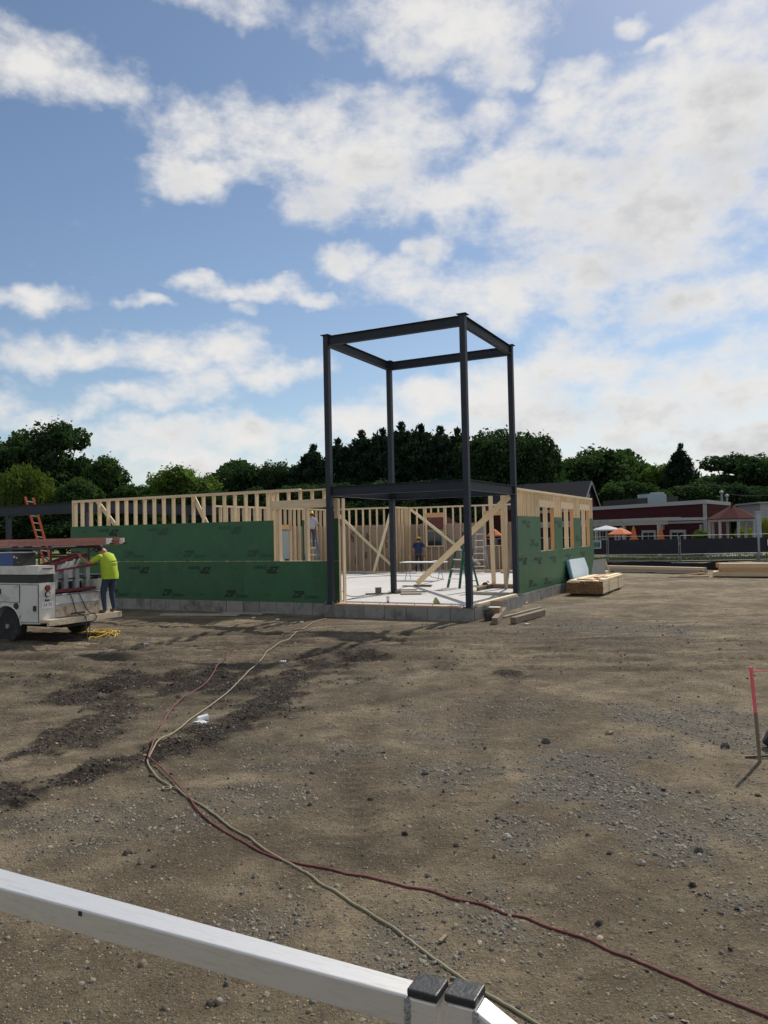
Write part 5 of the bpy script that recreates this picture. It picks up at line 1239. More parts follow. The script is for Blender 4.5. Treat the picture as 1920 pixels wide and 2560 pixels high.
def on_face(px, py, off=0.0):
    d = ray(px, py); o = Pc + nL*off; t = o.dot(nL) / (d.x*nL.x + d.y*nL.y); p = rl(Vector((d.x*t, d.y*t, CAMH + d.z*t))); return p.x, p.z
for x0, x1, y0, y1 in ((1606, 1642, 1326, 1362), (1677, 1717, 1325, 1362), (1538, 1552, 1322, 1352), (1500, 1520, 1322, 1350)):
    a, z1 = on_face(x0, y0); b, z0 = on_face(x1, y1); a, b = min(a, b), max(a, b)
    w = fbx(a, b, .002, .10, z0, z1).build('window', M['trim'], rb); fbx(a + .22, b - .22, .101, .115, z0 + .15, z1 - .22).build('pane', M['glass'], w)
    fbx((a+b)/2 - .03, (a+b)/2 + .03, .116, .13, z0 + .15, z1 - .22).build('mullion', M['trim'], w)
for px in (1662, 1757): s, z = on_face(px, 1318); fbx(s-.1, s+.1, .07, .25, z-.22, z+.22).build('wall_lamp', M['galv'], rb)
hv_ = thing('rooftop_unit', 'grey blue air conditioning unit on the restaurant roof', 'hvac unit', atd(1630, 1250, 71.5) * 1.0, math.atan2(uL.y, uL.x) + math.pi/2)
hv_.location.z = HT - .02; MB().box(-1.05, 1.05, -.7, .7, .0, .95).build('casing', M['hvac'], hv_); MB().box(.30, .33, -.72, -.701, .05, .9).build('seam', M['cable'], hv_); MB().box(-1.0, -.2, -.5, .5, .951, 1.12).build('fan_hood', M['hvac'], hv_); MB().cyl((-.8, 0, 1.25), (0, 0, 1), .07, .26, 10).build('flue', M['rust'], hv_)
rr = thing('dark_roof_hut', 'black raised roof block on the restaurant left of the air conditioner', 'roof block', atd(1550, 1255, 75.5), math.atan2(uL.y, uL.x) + math.pi/2); rr.location.z = HT - .02
MB().prism([(-2.6, 0), (2.0, 0), (2.0, .55), (-2.6, .75)], 0, 5, 'xz').build('hood', M['black'], rr)
# pergola
off = 3.6; pg = thing('pergola', 'white slatted pergola along the restaurant front', 'pergola', Pc + nL*off, math.atan2(uL.y, uL.x))
def s_at(px, py): return on_face(px, py, off)
sA, zA = s_at(1681, 1290); sB, _ = s_at(1300, 1300)
for px in (1648, 1560, 1491): s, _ = s_at(px, 1330); MB().box(s-.11, s+.11, -.11, .11, 0, 2.55).build('post', M['trim'], pg)
MB().box(min(sA, sB) + .6, max(sA, sB), -.06, .06, 2.552, 2.85).build('beam', M['trim'], pg)
s = min(sA, sB)
while s < max(sA, sB):
    y0, y1 = (-3.4*sgn, .9*sgn) if True else (0, 0)
    b = MB().hexa([(s-.035, min(y0, y1), 2.852), (s+.035, min(y0, y1), 2.852), (s+.035, max(y0, y1), 2.852), (s-.035, max(y0, y1), 2.852), (s-.035, min(y0, y1), 3.05), (s+.035, min(y0, y1), 3.05), (s+.035, max(y0, y1), 3.05), (s-.035, max(y0, y1), 3.05)]); b.build('rafter', M['trim'], pg); s += .95
for y in (-.6*sgn, .3*sgn): MB().box(min(sA, sB) - .2, max(sA, sB), y-.03, y+.03, 3.052, 3.10).build('purlin', M['trim'], pg)
# gazebo
gzb = thing('gazebo', 'octagonal gazebo with dark red roof and white posts behind the fence', 'gazebo', atd(1833, 1340, 57.0) * 1.0, .2); gzb.location.z = .01
R8, ze, za = 1.72, 2.72, 3.85
ring = [(math.cos(math.radians(22.5 + 45*k)), math.sin(math.radians(22.5 + 45*k))) for k in range(8)]
rf = MB(); rf.add([(R8*x*1.06, R8*y*1.06, ze + .12) for x, y in ring] + [(0, 0, za)] + [(R8*x*1.06, R8*y*1.06, ze + .08) for x, y in ring], [(k, (k+1) % 8, 8) for k in range(8)] + [(k, 9+k, 9+(k+1) % 8, (k+1) % 8) for k in range(8)] + [tuple(range(16, 8, -1))]); rf.build('roof', M['red_roof'], gzb)
fz = MB(); dk = MB()
for k in range(8):
    (x0, y0), (x1, y1) = ring[k], ring[(k+1) % 8]
    MB().box(x0*R8*.93-.07, x0*R8*.93+.07, y0*R8*.93-.07, y0*R8*.93+.07, .15, ze - .06).build('post', M['trim'], gzb)
    fz.bar((x0*R8*.97, y0*R8*.97, ze), (x1*R8*.97, y1*R8*.97, ze), .06, .15)
    if k not in (5,): 
        rl_ = MB().bar((x0*R8*.93, y0*R8*.93, .95), (x1*R8*.93, y1*R8*.93, .95), .06, .06); 
        for j in range(1, 7): t = j/7; rl_.bar(((x0*(1-t)+x1*t)*R8*.93, (y0*(1-t)+y1*t)*R8*.93, .16), ((x0*(1-t)+x1*t)*R8*.93, (y0*(1-t)+y1*t)*R8*.93, .92), .03, .03)
        rl_.build('railing', M['trim'], gzb)
fz.build('fascia', M['trim'], gzb); MB().lathe([(R8, 0), (R8, .15)], 8).build('deck', M['lumber_grey'], gzb); MB().lathe([(.07, za - .05), (.09, za + .05), (.02, za + .2)], 10).build('finial', M['red_roof'], gzb)
# parasols
def parasol(label, px, py_e, py_t, D, half, m, closed=False):
    t = thing('parasol', label, 'parasol', atd(px, 1330, D), 0, 'restaurant parasols'); t.location.z = .008
    zt_ = atd(px, py_t, D).z; ze_ = atd(px, py_e, D).z
    MB().cyl((0, 0, zt_/2 + .03), (0, 0, 1), .022, zt_ - .06, 8).build('pole', M['galv'], t); MB().lathe([(.28, 0), (.28, .06), (.05, .10)], 14).build('base', M['joint'], t)
    c = MB(); n = 8
    if not closed:
        vs = [(0, 0, zt_)]
        for r, z in ((.45, zt_ - (zt_-ze_)*.38), (1, ze_)): vs += [(half*r*math.cos(k*math.pi/4), half*r*math.sin(k*math.pi/4), z) for k in range(n)]
        vs += [(half*math.cos(k*math.pi/4), half*math.sin(k*math.pi/4), ze_ - .10) for k in range(n)]
        c.add(vs, [(0, 1+k, 1+(k+1) % n) for k in range(n)] + [(1+k, 9+k, 9+(k+1) % n, 1+(k+1) % n) for k in range(n)] + [(9+k, 17+k, 17+(k+1) % n, 9+(k+1) % n) for k in range(n)])
        for k in range(n): MB().tube([(0, 0, zt_ - .12), (half*.97*math.cos(k*math.pi/4), half*.97*math.sin(k*math.pi/4), ze_ - .03)], .010, 5).build('rib', M['galv'], t)
    else:
        pr = [(.05, zt_), (.12, zt_ - .3), (.20, zt_ - .9), (.30, ze_ + .1), (.26, ze_)]; vs = []
        for r, z in pr: vs += [(r*(1 + .22*(-1)**k)*math.cos(k*math.pi/8), r*(1 + .22*(-1)**k)*math.sin(k*math.pi/8), z) for k in range(16)]
        c.add(vs, [(i*16+k, i*16+(k+1) % 16, (i+1)*16+(k+1) % 16, (i+1)*16+k) for i in range(len(pr)-1) for k in range(16)])
    c.build('canopy', M[m], t)
parasol('open grey parasol left of the open orange one', 1516, 1324, 1314, 63, 1.2, 'umbrella_grey'); parasol('open orange parasol under the pergola left of the closed ones', 1551, 1335, 1319, 61, 1.0, 'umbrella')
parasol('closed orange parasol beside the open orange one', 1584, 1351, 1316, 60, .3, 'umbrella', True); parasol('closed orange parasol by the right pergola post', 1652, 1351, 1319, 59.5, .3, 'umbrella', True); parasol('open orange parasol seen through the far wall window', 1236, 1338, 1322, 64, .62, 'umbrella')
# kiosk with red hip roof seen through the far wall window
kx = atd(1098, 1330, 66); kx.z = .008; kk = thing('kiosk', 'small kiosk with red hip roof seen through the far wall', 'kiosk', kx, .15)
MB().box(-1.5, 1.5, -1.5, 1.5, 0, 2.6).build('wall', M['trim'], kk); MB().add([(-1.9, -1.9, 2.62), (1.9, -1.9, 2.62), (1.9, 1.9, 2.62), (-1.9, 1.9, 2.62), (0, 0, 4.05)], [(0, 1, 4), (1, 2, 4), (2, 3, 4), (3, 0, 4), (3, 2, 1, 0)]).build('roof', M['red_roof'], kk)
for x in (-.75, .75): w = MB().box(x-.6, x+.6, -1.53, -1.501, .6, 2.35).build('window', M['glass'], kk); MB().box(x-.02, x+.02, -1.55, -1.531, .6, 2.35).build('mullion', M['trim'], w)
# gabled house far behind
gh = thing('gabled_house', 'dark shingled house with a steep gable behind the right wall', 'house', atd(1474, 1300, 90), math.radians(148)); gh.location.z = .008
RZg, EV, HWd = 7.75, 5.0, 3.0
MB().prism([(-HWd, 0), (HWd, 0), (HWd, EV), (0, RZg - .15), (-HWd, EV)], 0, 13, 'yz').build('wall', M['red_wall'], gh)
for s in (-1, 1):
    MB().hexa([(-.35, s*(HWd + .35), EV - .30), (13.4, s*(HWd + .35), EV - .30), (13.4, 0, RZg - .02), (-.35, 0, RZg - .02), (-.35, s*(HWd + .35), EV - .14), (13.4, s*(HWd + .35), EV - .14), (13.4, 0, RZg + .14), (-.35, 0, RZg + .14)]).build('roof', M['shingle'], gh)
    MB().bar((-.38, s*(HWd + .35), EV - .28), (-.38, 0, RZg), .05, .22, up=(0, 0, 1)).build('rake_trim', M['trim'], gh)
MB().box(-.02, -.001, -.35, .35, 5.4, 6.4).build('gable_vent', M['trim'], gh)
# pale shed seen through the side wall doorway
sx_ = atd(716, 1340, 66); sx_.z = .008; sd_ = thing('storage_shed', 'pale grey shed standing on grass seen through the doorway', 'shed', sx_, .2)
MB().box(-1.7, 1.7, -1.2, 1.2, .35, 2.75).build('wall', M['shed'], sd_); MB().prism([(-1.8, 2.752), (1.8, 2.752), (0, 3.25)], -1.3, 1.3).build('roof', M['shingle'], sd_)
for x in (-1.4, 0, 1.4): MB().box(x-.1, x+.1, -1.1, 1.1, 0, .349).build('skid', M['joint'], sd_)
MB().box(-.5, .5, -1.225, -1.201, .4, 2.4).build('door', M['shed'], sd_)
# poles and wire, grey pillar at the right edge
for lab, px in (('left grey lamp pole behind the gazebo', 1806), ('right grey lamp pole behind the gazebo', 1819)):
    t = thing('lamp_pole', lab, 'pole', atd(px, 1300, 82)); t.location.z = .008; z = atd(px, 1234 if px < 1810 else 1243, 82).z
    MB().tube([(0, 0, 0), (0, 0, z)], .11, 10).build('pole', M['galv'], t); MB().lathe([(.05, z), (.2, z + .05), (.22, z + .2), (.05, z + .34)], 12).build('lamp_head', M['trim'], t)
w0, w1 = atd(1806, 1234, 82), atd(1980, 1230, 82)
tag(MB().tube([w0.lerp(w1, i/8) + Vector((0, 0, -.3*math.sin(math.pi*i/8))) for i in range(9)], .03, 5).build('overhead_wire', M['cable']), 'overhead wire running right from the lamp poles', 'wire')
gpz = thing('grey_pillar', 'broad grey pillar right of the gazebo', 'pillar', atd(1896, 1330, 55)); gpz.location.z = .008
MB().box(-.16, .16, -.16, .16, 0, 3.2).build('shaft', M['hvac'], gpz); MB().box(-.22, .22, -.22, .22, 3.2, 3.32).build('capital', M['trim'], gpz)
wb = thing('white_house', 'white clapboard house corner at the right picture edge', 'house', atd(1903, 1330, 76), -.1); wb.location.z = .008
MB().box(0, 9, 0, 6, 0, 4.45).build('wall', M['trim'], wb)
for k in range(15): MB().box(-.02, 9, -.03, -.001, .1 + k*.29, .1 + k*.29 + .27).build('clapboard', M['trim'], wb)
MB().box(-.3, 9.3, -.3, 6.3, 4.451, 4.6).build('eave', M['trim'], wb)

# orange ladder leaning on the canopy beam from behind
lt = atd(73, 1244, 30.35); lbse = atd(143, 1497, 32.2); lbse.z = 0.0
ol = thing('leaning_ladder', 'bright orange ladder leaning on the low steel beam behind the truck', 'ladder', lbse, RZ)
li = ol.matrix_basis.inverted(); p0, p1 = li @ lbse, li @ lt; dd = (p1 - p0).normalized(); sdv = Vector((1, 0, 0)); sdv = (sdv - dd*sdv.dot(dd)).normalized()
for s in (-1, 1): MB().bar(p0 + sdv*s*.21, p1 + sdv*s*.21, .035, .09, up=dd.cross(sdv)).build('rail', M['orange_rail'], ol)
Ln = (p1 - p0).length
for k in range(int(Ln/.305)): q = p0 + dd*(.25 + k*.305); MB().tube([q - sdv*.19, q + sdv*.19], .017, 8).build('rung', M['alu'], ol)
# ------------------------------------------------------------------ trees
def leaf_material(name, col, tr=.35, rough=.6):
    m = bpy.data.materials.new(name); m.use_nodes = True; N, L = m.node_tree.nodes, m.node_tree.links
    b = N['Principled BSDF']; b.inputs['Roughness'].default_value = .9; b.inputs['Specular IOR Level'].default_value = .04
    oi = N.new('ShaderNodeObjectInfo'); g = N.new('ShaderNodeNewGeometry'); n = N.new('ShaderNodeTexNoise'); n.inputs['Scale'].default_value = .45; n.inputs['Detail'].default_value = 5; L.new(g.outputs['Position'], n.inputs['Vector'])
    r = N.new('ShaderNodeMapRange'); r.inputs['From Min'].default_value = .3; r.inputs['From Max'].default_value = .7; r.inputs['To Min'].default_value = .65; r.inputs['To Max'].default_value = 1.4; L.new(n.outputs['Fac'], r.inputs['Value'])
    r2 = N.new('ShaderNodeMapRange'); r2.inputs['To Min'].default_value = .75; r2.inputs['To Max'].default_value = 1.25; L.new(g.outputs['Random Per Island'], r2.inputs['Value'])
    mu = N.new('ShaderNodeMath'); mu.operation = 'MULTIPLY'; L.new(r.outputs[0], mu.inputs[0]); L.new(r2.outputs[0], mu.inputs[1])
    sc = N.new('ShaderNodeVectorMath'); sc.operation = 'SCALE'; sc.inputs[0].default_value = col; L.new(mu.outputs[0], sc.inputs['Scale'])
    L.new(sc.outputs[0], b.inputs['Base Color'])
    t = N.new('ShaderNodeBsdfTranslucent'); s2 = N.new('ShaderNodeVectorMath'); s2.operation = 'MULTIPLY'; s2.inputs[1].default_value = (1.3, 1.5, .6); L.new(sc.outputs[0], s2.inputs[0]); L.new(s2.outputs[0], t.inputs['Color'])
    mx = N.new('ShaderNodeMixShader'); mx.inputs[0].default_value = tr; L.new(b.outputs[0], mx.inputs[1]); L.new(t.outputs[0], mx.inputs[2]); L.new(mx.outputs[0], N['Material Output'].inputs['Surface'])
    return m
LM = dict(dark=leaf_material('leaf_dark', (.036, .066, .030), .28), mid=leaf_material('leaf_mid', (.048, .086, .032)), light=leaf_material('leaf_light', (.090, .140, .040)), pine=leaf_material('needles', (.022, .042, .026), .18), willow=leaf_material('leaf_willow', (.085, .115, .030)), yellow=leaf_material('leaf_yellow', (.17, .19, .035)))
def leaf_cloud(P, Nn, size, asp, r, bend=0.25):
    """one bent quad per point: P centres, Nn facing directions"""
    n = len(P); a = r.normal(size=(n, 3)); a -= Nn*np.sum(a*Nn, 1, keepdims=True); a /= np.linalg.norm(a, axis=1, keepdims=True) + 1e-9; b = np.cross(Nn, a)
    s = size*np.exp(r.normal(0, .3, (n, 1)))
    q = np.stack([P - a*s, P - b*s*asp + Nn*s*bend, P + a*s, P + b*s*asp - Nn*s*bend*.3], 1)
    return q
def crown_mesh(name, quads, m):
    n = len(quads); return np_mesh(name, quads.reshape(-1, 3), np.arange(4*n).reshape(n, 4), 4, [m], False)
def unit(r, n): v = r.normal(size=(n, 3)); return v / np.linalg.norm(v, axis=1, keepdims=True)
def deciduous(seed, m, n=23000, leaf=.155, lobes=20, H=10.0, Wd=8.0):
    """10 m tall, 8 m wide prototype"""
    r = np.random.default_rng(seed); L = []
    for k in range(lobes):
        z = r.uniform(.24, .86)*H; prof = math.sin(math.pi*min(1, max(.05, (z/H - .08)/.95)))**.6
        a = k*2.4 + r.uniform(-.5, .5); rad = Wd/2*prof*r.uniform(.35, .72)
        L.append((rad*math.cos(a), rad*math.sin(a), z, r.uniform(.12, .20)*Wd))
    L.append((0, 0, .85*H, .15*Wd)); L.append((0, 0, .55*H, .28*Wd)); L.append((0, 0, .35*H, .25*Wd))
    ls = np.array(L); w = ls[:, 3]**2; idx = r.choice(len(L), n, p=w/w.sum()); c = ls[idx]
    u = unit(r, n); rr = (r.random(n)**.33)[:, None]*(1 + .22*np.sin(u[:, :1]*5 + idx[:, None])*np.cos(u[:, 2:3]*6))
    P = c[:, :3] + u*rr*c[:, 3:4]*np.array([1, 1, .82])
    # twigs poking out of the outline
    k = r.random(n) < .07; P[k] += u[k]*c[k, 3:4]*r.uniform(.05, .35, (k.sum(), 1))
    N_ = u*.6 + unit(r, n)*.7 + np.array([0, 0, .35]); N_ /= np.linalg.norm(N_, axis=1, keepdims=True)
    cr = crown_mesh('crown', leaf_cloud(P, N_, leaf, .62, r), m)
    t = MB(); t.tube([(0, 0, -.05), (.05, 0, H*.15), (-.05, .05, H*.35), (0, 0, H*.7)], [.26, .20, .16, .05], 8)
    for k in range(7): q = L[k]; t.tube([(0, 0, H*(.18 + .05*k)), (q[0]*.5, q[1]*.5, q[2]*.75), (q[0], q[1], q[2])], [.11, .07, .025], 6)
    return cr, t.mesh('trunk', M['bark'], True), H, Wd
def pine(seed, m, n=19000, H=10.0, Wd=7.0):
    r = np.random.default_rng(seed); P, Nn = [], []; t = MB(); t.tube([(0, 0, -.05), (0, 0, H*.5), (0, 0, H*.97)], [.22, .15, .03], 8)
    wh = 15
    for k in range(wh):
        z = H*(.10 + .86*k/wh); R = Wd/2*(1 - (k/wh)**3.2)*(.72 + .28*math.sin(math.pi*min(1, .25 + k/wh)))*r.uniform(.7, 1.15) + .45
        for j in range(7):
            a = j*.897 + k*1.7 + r.uniform(-.3, .3); Lb = R*r.uniform(.7, 1.08); up = r.uniform(.12, .40)
            e = np.array([math.cos(a)*Lb, math.sin(a)*Lb, z + Lb*up]); s0 = np.array([0, 0, z])
            t.tube([s0, (s0+e)/2 + np.array([0, 0, -.05]), e], [.04, .03, .012], 4)
            c = int(n / (wh*7)); q = r.random(c)**.6; p = s0 + (e - s0)*q[:, None] + r.normal(size=(c, 3))*np.array([.24, .24, .16])*(.5 + Lb*.22)
            up_ = r.random(c) < .25; p[up_, 2] += r.uniform(.05, .38, up_.sum())
            P.append(p); Nn.append(unit(r, c)*.8 + np.array([0, 0, .3]))
    c = 250; z = r.uniform(.9, 1.04, c)*H; P.append(np.stack([r.normal(0, .16, c), r.normal(0, .16, c), z], 1)); Nn.append(unit(r, c))
    P = np.concatenate(P); Nn = np.concatenate(Nn); Nn /= np.linalg.norm(Nn, axis=1, keepdims=True)
    return crown_mesh('crown', leaf_cloud(P, Nn, .17, .42, r, .15), m), t.mesh('trunk', M['bark'], True), H, Wd
def willow(seed, m, n=16000, H=10.0, Wd=10.0):
    r = np.random.default_rng(seed); P, Nn = [], []; ns = 420
    for k in range(ns):
        u = unit(r, 1)[0]; u[2] = abs(u[2]); R = Wd*.46*(.55 + .45*r.random()); top = np.array([u[0]*R, u[1]*R, H*.62 + u[2]*H*.36*(.8 + .2*r.random())])
        ln = r.uniform(.15, .55)*H; c = n // ns; q = r.random(c); p = top + np.stack([u[0]*.5*q, u[1]*.5*q, -ln*q], 1) + r.normal(size=(c, 3))*.14
        P.append(p); Nn.append(unit(r, c)*np.array([1, 1, .3]))
    P = np.concatenate(P); P[:, 2] = np.maximum(P[:, 2], .3); Nn = np.concatenate(Nn); Nn /= np.linalg.norm(Nn, axis=1, keepdims=True)
    t = MB(); t.tube([(0, 0, -.05), (.1, 0, H*.25), (0, .1, H*.5)], [.4, .32, .18], 8)
    for k in range(6): a = k*1.05; t.tube([(0, .05, H*.4), (math.cos(a)*Wd*.15, math.sin(a)*Wd*.15, H*.65), (math.cos(a)*Wd*.3, math.sin(a)*Wd*.3, H*.82)], [.15, .1, .04], 6)
    return crown_mesh('crown', leaf_cloud(P, Nn, .17, .4, r), m), t.mesh('trunk', M['bark'], True), H, Wd
PT = dict(d1=deciduous(1, LM['mid']), d2=deciduous(2, LM['dark'], lobes=26), d3=deciduous(3, LM['light'], 18000), d4=deciduous(4, LM['mid'], lobes=15, leaf=.17), d5=deciduous(5, LM['dark'], 24000, .14, 30), p1=pine(6, LM['pine']), p2=pine(7, LM['pine']), w=willow(8, LM['willow']), y=deciduous(9, LM['yellow'], 5000, .16))
def tree(kind, label, px, top, D, wpx, name='broadleaf_tree', group='trees behind the site'):
    cr, tr, H, Wd = PT[kind]; q = atd(px, 1330, D); h = atd(px, top, D).z; w = wpx*D/FPX
    t = thing(name, label, 'tree', (q.x, q.y, .0 if D < 51 else .006), rnd.uniform(0, 6.28), group)
    for nm, me in (('trunk', tr), ('crown', cr)): o = link(nm, me, t); o.scale = (w/Wd, w/Wd, h/H)
    return t
T = [('d1','tall leafy tree left of the tallest one, behind the willow',62,1062,132,165,0),('d2','tallest leafy tree at the left, right behind the willow',158,1040,128,227,0),('d1','medium tree with ragged right edge beside the tallest left tree',272,1128,122,165,0),
     ('w','pale drooping willow at the left edge of the picture',62,1150,112,181,'weeping_willow'),('d2','leafy tree cut by the left picture edge',0,1095,125,165,0),('d1','low tree above the left end of the framed wall',205,1185,112,165,0),('d4','low tree in the gap behind the left wall studs',335,1205,118,151,0),('d5','dark bush behind the truck rack',110,1262,108,206,0),('d5','dark bush at the far left behind the steel beam',10,1270,106,193,0),
     ('d3','rounded lighter tree left of the middle row',458,1158,105,227,0),('d1','tree right behind the rounded light one',395,1195,112,124,0),('d5','dark round tree left of the pines',566,1157,112,138,0),('d2','dark tree left of the first pine',640,1150,112,158,0),('d5','dark tree standing under the tower left column',705,1138,110,144,0),
     ('p1','pine at the left end of the pine row',785,1122,108,166,1),('p2','second pine from the left in the row',850,1108,106,174,1),('p1','third pine from the left, left of the thin column',910,1088,105,181,1),('p2','pine right behind the thin inner column',962,1083,104,174,1),('p1','tall pine just right of the thin inner column',1010,1068,104,181,1),('p2','pine in the middle of the tower opening',1058,1073,105,174,1),('p1','pine left of the front right tower column',1105,1078,104,174,1),('p2','pine behind the front right tower column',1150,1082,105,166,1),
     ('d2','dark leafy tree right of the front right column',1200,1078,102,165,0),('d5','tallest dark leafy tree behind the rear right column',1256,1052,100,213,0),('d2','dark leafy tree above the right wall',1322,1072,102,186,0),('d5','ragged dark tree at the right end of the middle row',1362,1092,104,138,0),
     ('d1','broad round tree above the gabled house',1484,1108,112,241,0),('d4','low tree between the round tree and the single pine',1600,1148,118,151,0),('d3','light green tree in the gap above the air conditioner',1648,1150,114,131,0),('p1','single pine above the right end of the restaurant',1706,1119,110,121,1),('d2','broad dark tree above the gazebo',1838,1122,108,262,0),('d1','broad tree cut by the right picture edge',1925,1135,106,206,0),
     ('d4','lower tree behind the restaurant left of the air conditioner',1560,1196,98,151,0),('d1','lower tree behind the air conditioner',1630,1205,96,138,0),('d2','lower dark tree behind the restaurant corner',1735,1200,98,179,0),('d2','lower dark tree behind the lamp poles',1812,1200,100,165,0),('d5','lower dark tree at the right behind the white house',1895,1205,98,165,0),
     ('d2','dark understory tree behind the left wing',520,1215,100,179,0),('d5','dark understory tree behind the framed front wall opening',640,1210,98,193,0),('d2','dark understory tree left of the tower',760,1200,98,193,0),('d5','dark understory tree under the left pines',860,1195,97,193,0),('d2','dark understory tree inside the tower frame',960,1190,97,193,0),('d5','dark understory tree behind the far wall',1060,1190,97,193,0),('d2','dark understory tree left of the rear right column',1160,1190,97,193,0),('d5','dark understory tree right of the rear right column',1290,1190,99,206,0),('d2','dark understory tree behind the gabled house',1420,1195,101,206,0)]
for k_, lab, px, top, D, w_, c in T:
    if c == 1: tree(k_, lab, px, top, D, w_, 'pine_tree', 'pine row behind the site')
    elif c == 0: tree(k_, lab, px, top, D, w_)
    else: tree(k_, lab, px, top, D, w_, c)
# far wood closing the view under and between the crowns: one mass
r = np.random.default_rng(77); nW = 75000; ang = r.uniform(-.62, .62, nW); Dw = r.uniform(136, 150, nW); hgt = (12.0 + 2.5*np.sin(ang*31) + 1.5*np.sin(ang*73 + 1))*r.random(nW)**.6
P = np.stack([np.sin(ang)*Dw*1.15, np.cos(ang)*Dw, hgt], 1); Nn = unit(r, nW) + np.array([0, -.4, .3]); Nn /= np.linalg.norm(Nn, axis=1, keepdims=True)
tag(link('far_wood', crown_mesh('far_wood', leaf_cloud(P, Nn, .42, .7, r), LM['dark'])), 'dark mass of distant woodland behind the single trees', 'woodland', kind='stuff')
for lab, px, top, D, w_, k_ in (('leafy green shrub against the restaurant wall right of the window', 1752, 1322, 59, 55, 'd3'), ('yellow green shrub right of the grey pillar', 1915, 1288, 58, 50, 'y'), ('small shrub left of the gazebo posts', 1783, 1335, 59, 40, 'd1'), ('yellow green shrub behind the gazebo', 1862, 1312, 66, 70, 'y')):
    tree(k_, lab, px, top, D, w_, 'garden_shrub', 'shrubs around the restaurant')

# ------------------------------------------------------------------ foreground: hoses, stake, litter, rail
def hose(label, pts, r, m, name='air_hose', dz=0.0):
    w = smooth_path([atz(*p) for p in pts], 10)
    zz = np.array([hz(p.x, p.y) for p in w]); k_ = 9
    zm = np.array([max(zz[max(0, i-4):i+5]) for i in range(len(zz))]); zp = np.convolve(np.pad(zm, k_//2, 'edge'), np.ones(k_)/k_, 'valid'); far = np.clip((np.array([p.y for p in w]) - 6)/3, 0, 1)
    zf = zz*(1 - far) + (zp + (.035 if 'red' in m else .014))*far
    tag(MB().tube([Vector((p.x, p.y, zf[i] + r*.8 + dz)) for i, p in enumerate(w)], r, 8).build(name, M[m], None, True), label, 'hose')
hose('tan air hose snaking across the dirt from the tower to the bottom edge', [(815,1548),(790,1556),(775,1565),(758,1575),(740,1592),(718,1605),(690,1620),(672,1632),(660,1648),(645,1665),(628,1682),(613,1695),(585,1722),(560,1740),(540,1755),(520,1770),(495,1788),(472,1805),(452,1825),(430,1840),(408,1856),(390,1872),(377,1892),(369,1904),(372,1918),(383,1935),(398,1950),(415,1960),(426,1967),(426,1974),(414,1976),(407,1973),(412,1969),(428,1971),(445,1975),(470,1995),(500,2012),(530,2032),(560,2055),(590,2075),(620,2092),(650,2118),(680,2138),(705,2152),(735,2170),(770,2190),(800,2212),(840,2236),(880,2262),(920,2285),(960,2310),(1000,2336),(1040,2366),(1090,2402),(1150,2445),(1220,2488),(1290,2530),(1370,2575),(1450,2620)], .0092, 'hose_tan')
hose('dark red air hose running beside the tan one and off to the lower right', [(835,1556),(800,1568),(760,1578),(715,1592),(690,1598),(662,1607),(640,1618),(600,1622),(575,1637),(562,1660),(545,1678),(535,1690),(515,1715),(490,1730),(460,1748),(438,1768),(425,1785),(408,1812),(398,1835),(386,1860),(380,1880),(371,1900),(378,1905),(395,1920),(415,1937),(435,1955),(452,1975),(465,1988),(478,2003),(490,2022),(520,2050),(560,2077),(600,2100),(640,2126),(680,2144),(720,2157),(780,2168),(840,2184),(900,2197),(960,2206),(1020,2221),(1080,2232),(1140,2252),(1200,2262),(1260,2286),(1320,2300),(1390,2326),(1460,2345),(1540,2381),(1620,2410),(1700,2444),(1780,2478),(1860,2510),(1940,2545),(2010,2580)], .0080, 'hose_red')
st = thing('survey_stake', 'wooden survey stake with bright pink painted top at the right edge', 'stake', GZ(Vector((3.587, 7.627, 0)), -.03), .3)
board('shaft', M['lumber_weathered'], st, (0, 0, 0), (-.015, .02, .50), .030, .018); board('painted_top', M['pink'], st, (-.015, .02, .501), (-.035, .04, .94), .030, .018)
MB().tube([(-.032, .04, .90), (.3, .02, .885), (.9, -.02, .86), (1.6, -.1, .84)], .006, 6).build('ribbon', M['pink'], st)
board('ground_stick', M['cable'], None, GZ(Vector((3.50, 7.75, 0)), .01), GZ(Vector((3.95, 7.72, 0)), .03), .02, .02); tag(bpy.data.objects['ground_stick'], 'thin dark stick lying across the foot of the stake', 'stick')
st2 = thing('survey_stake', 'second survey stake just outside the right edge carrying the ribbon', 'stake', GZ(Vector((3.587 + 1.56, 7.1, 0)), -.03), .3)
board('shaft', M['lumber_weathered'], st2, (0, 0, 0), (0, 0, .50), .038, .022); board('painted_top', M['pink'], st2, (0, 0, .501), (0, 0, .92), .038, .022)
bgt = MB(); n = 18; prof = [(.20, .0), (.30, .05), (.30, .16), (.22, .27), (.09, .33), (.05, .40)]; vs = []
for i, (rr_, z) in enumerate(prof):
    for k in range(n): a = 2*math.pi*k/n; f = 1 + .13*math.sin(3*a + i) + .07*math.sin(7*a + 2*i); vs.append((rr_*f*1.25*math.cos(a) + .03*i, rr_*f*.8*math.sin(a), z*(1 + .08*math.sin(2*a))))
bgt.add(vs, [(i*n+k, i*n+(k+1) % n, (i+1)*n+(k+1) % n, (i+1)*n+k) for i in range(len(prof)-1) for k in range(n)] + [tuple(range(n))[::-1], tuple((len(prof)-1)*n+k for k in range(n))])
tag(bgt.build('dark_bag', M['bag'], None, True), 'dark navy bag slumped on the dirt behind the stake', 'bag').location = GZ(Vector((4.16, 7.98, 0)), 0)
cq = atz(505, 1803); pc_ = thing('paper_cup', 'white paper cup lying on its side in the mud', 'cup', GZ(cq, .045), .7)
cu_ = MB().lathe([(.032, -.06), (.045, .07), (.048, .075), (.044, .075), (.030, -.052)], 18, axis='x').build('cup', M['paper'], pc_, True)
b = MB()
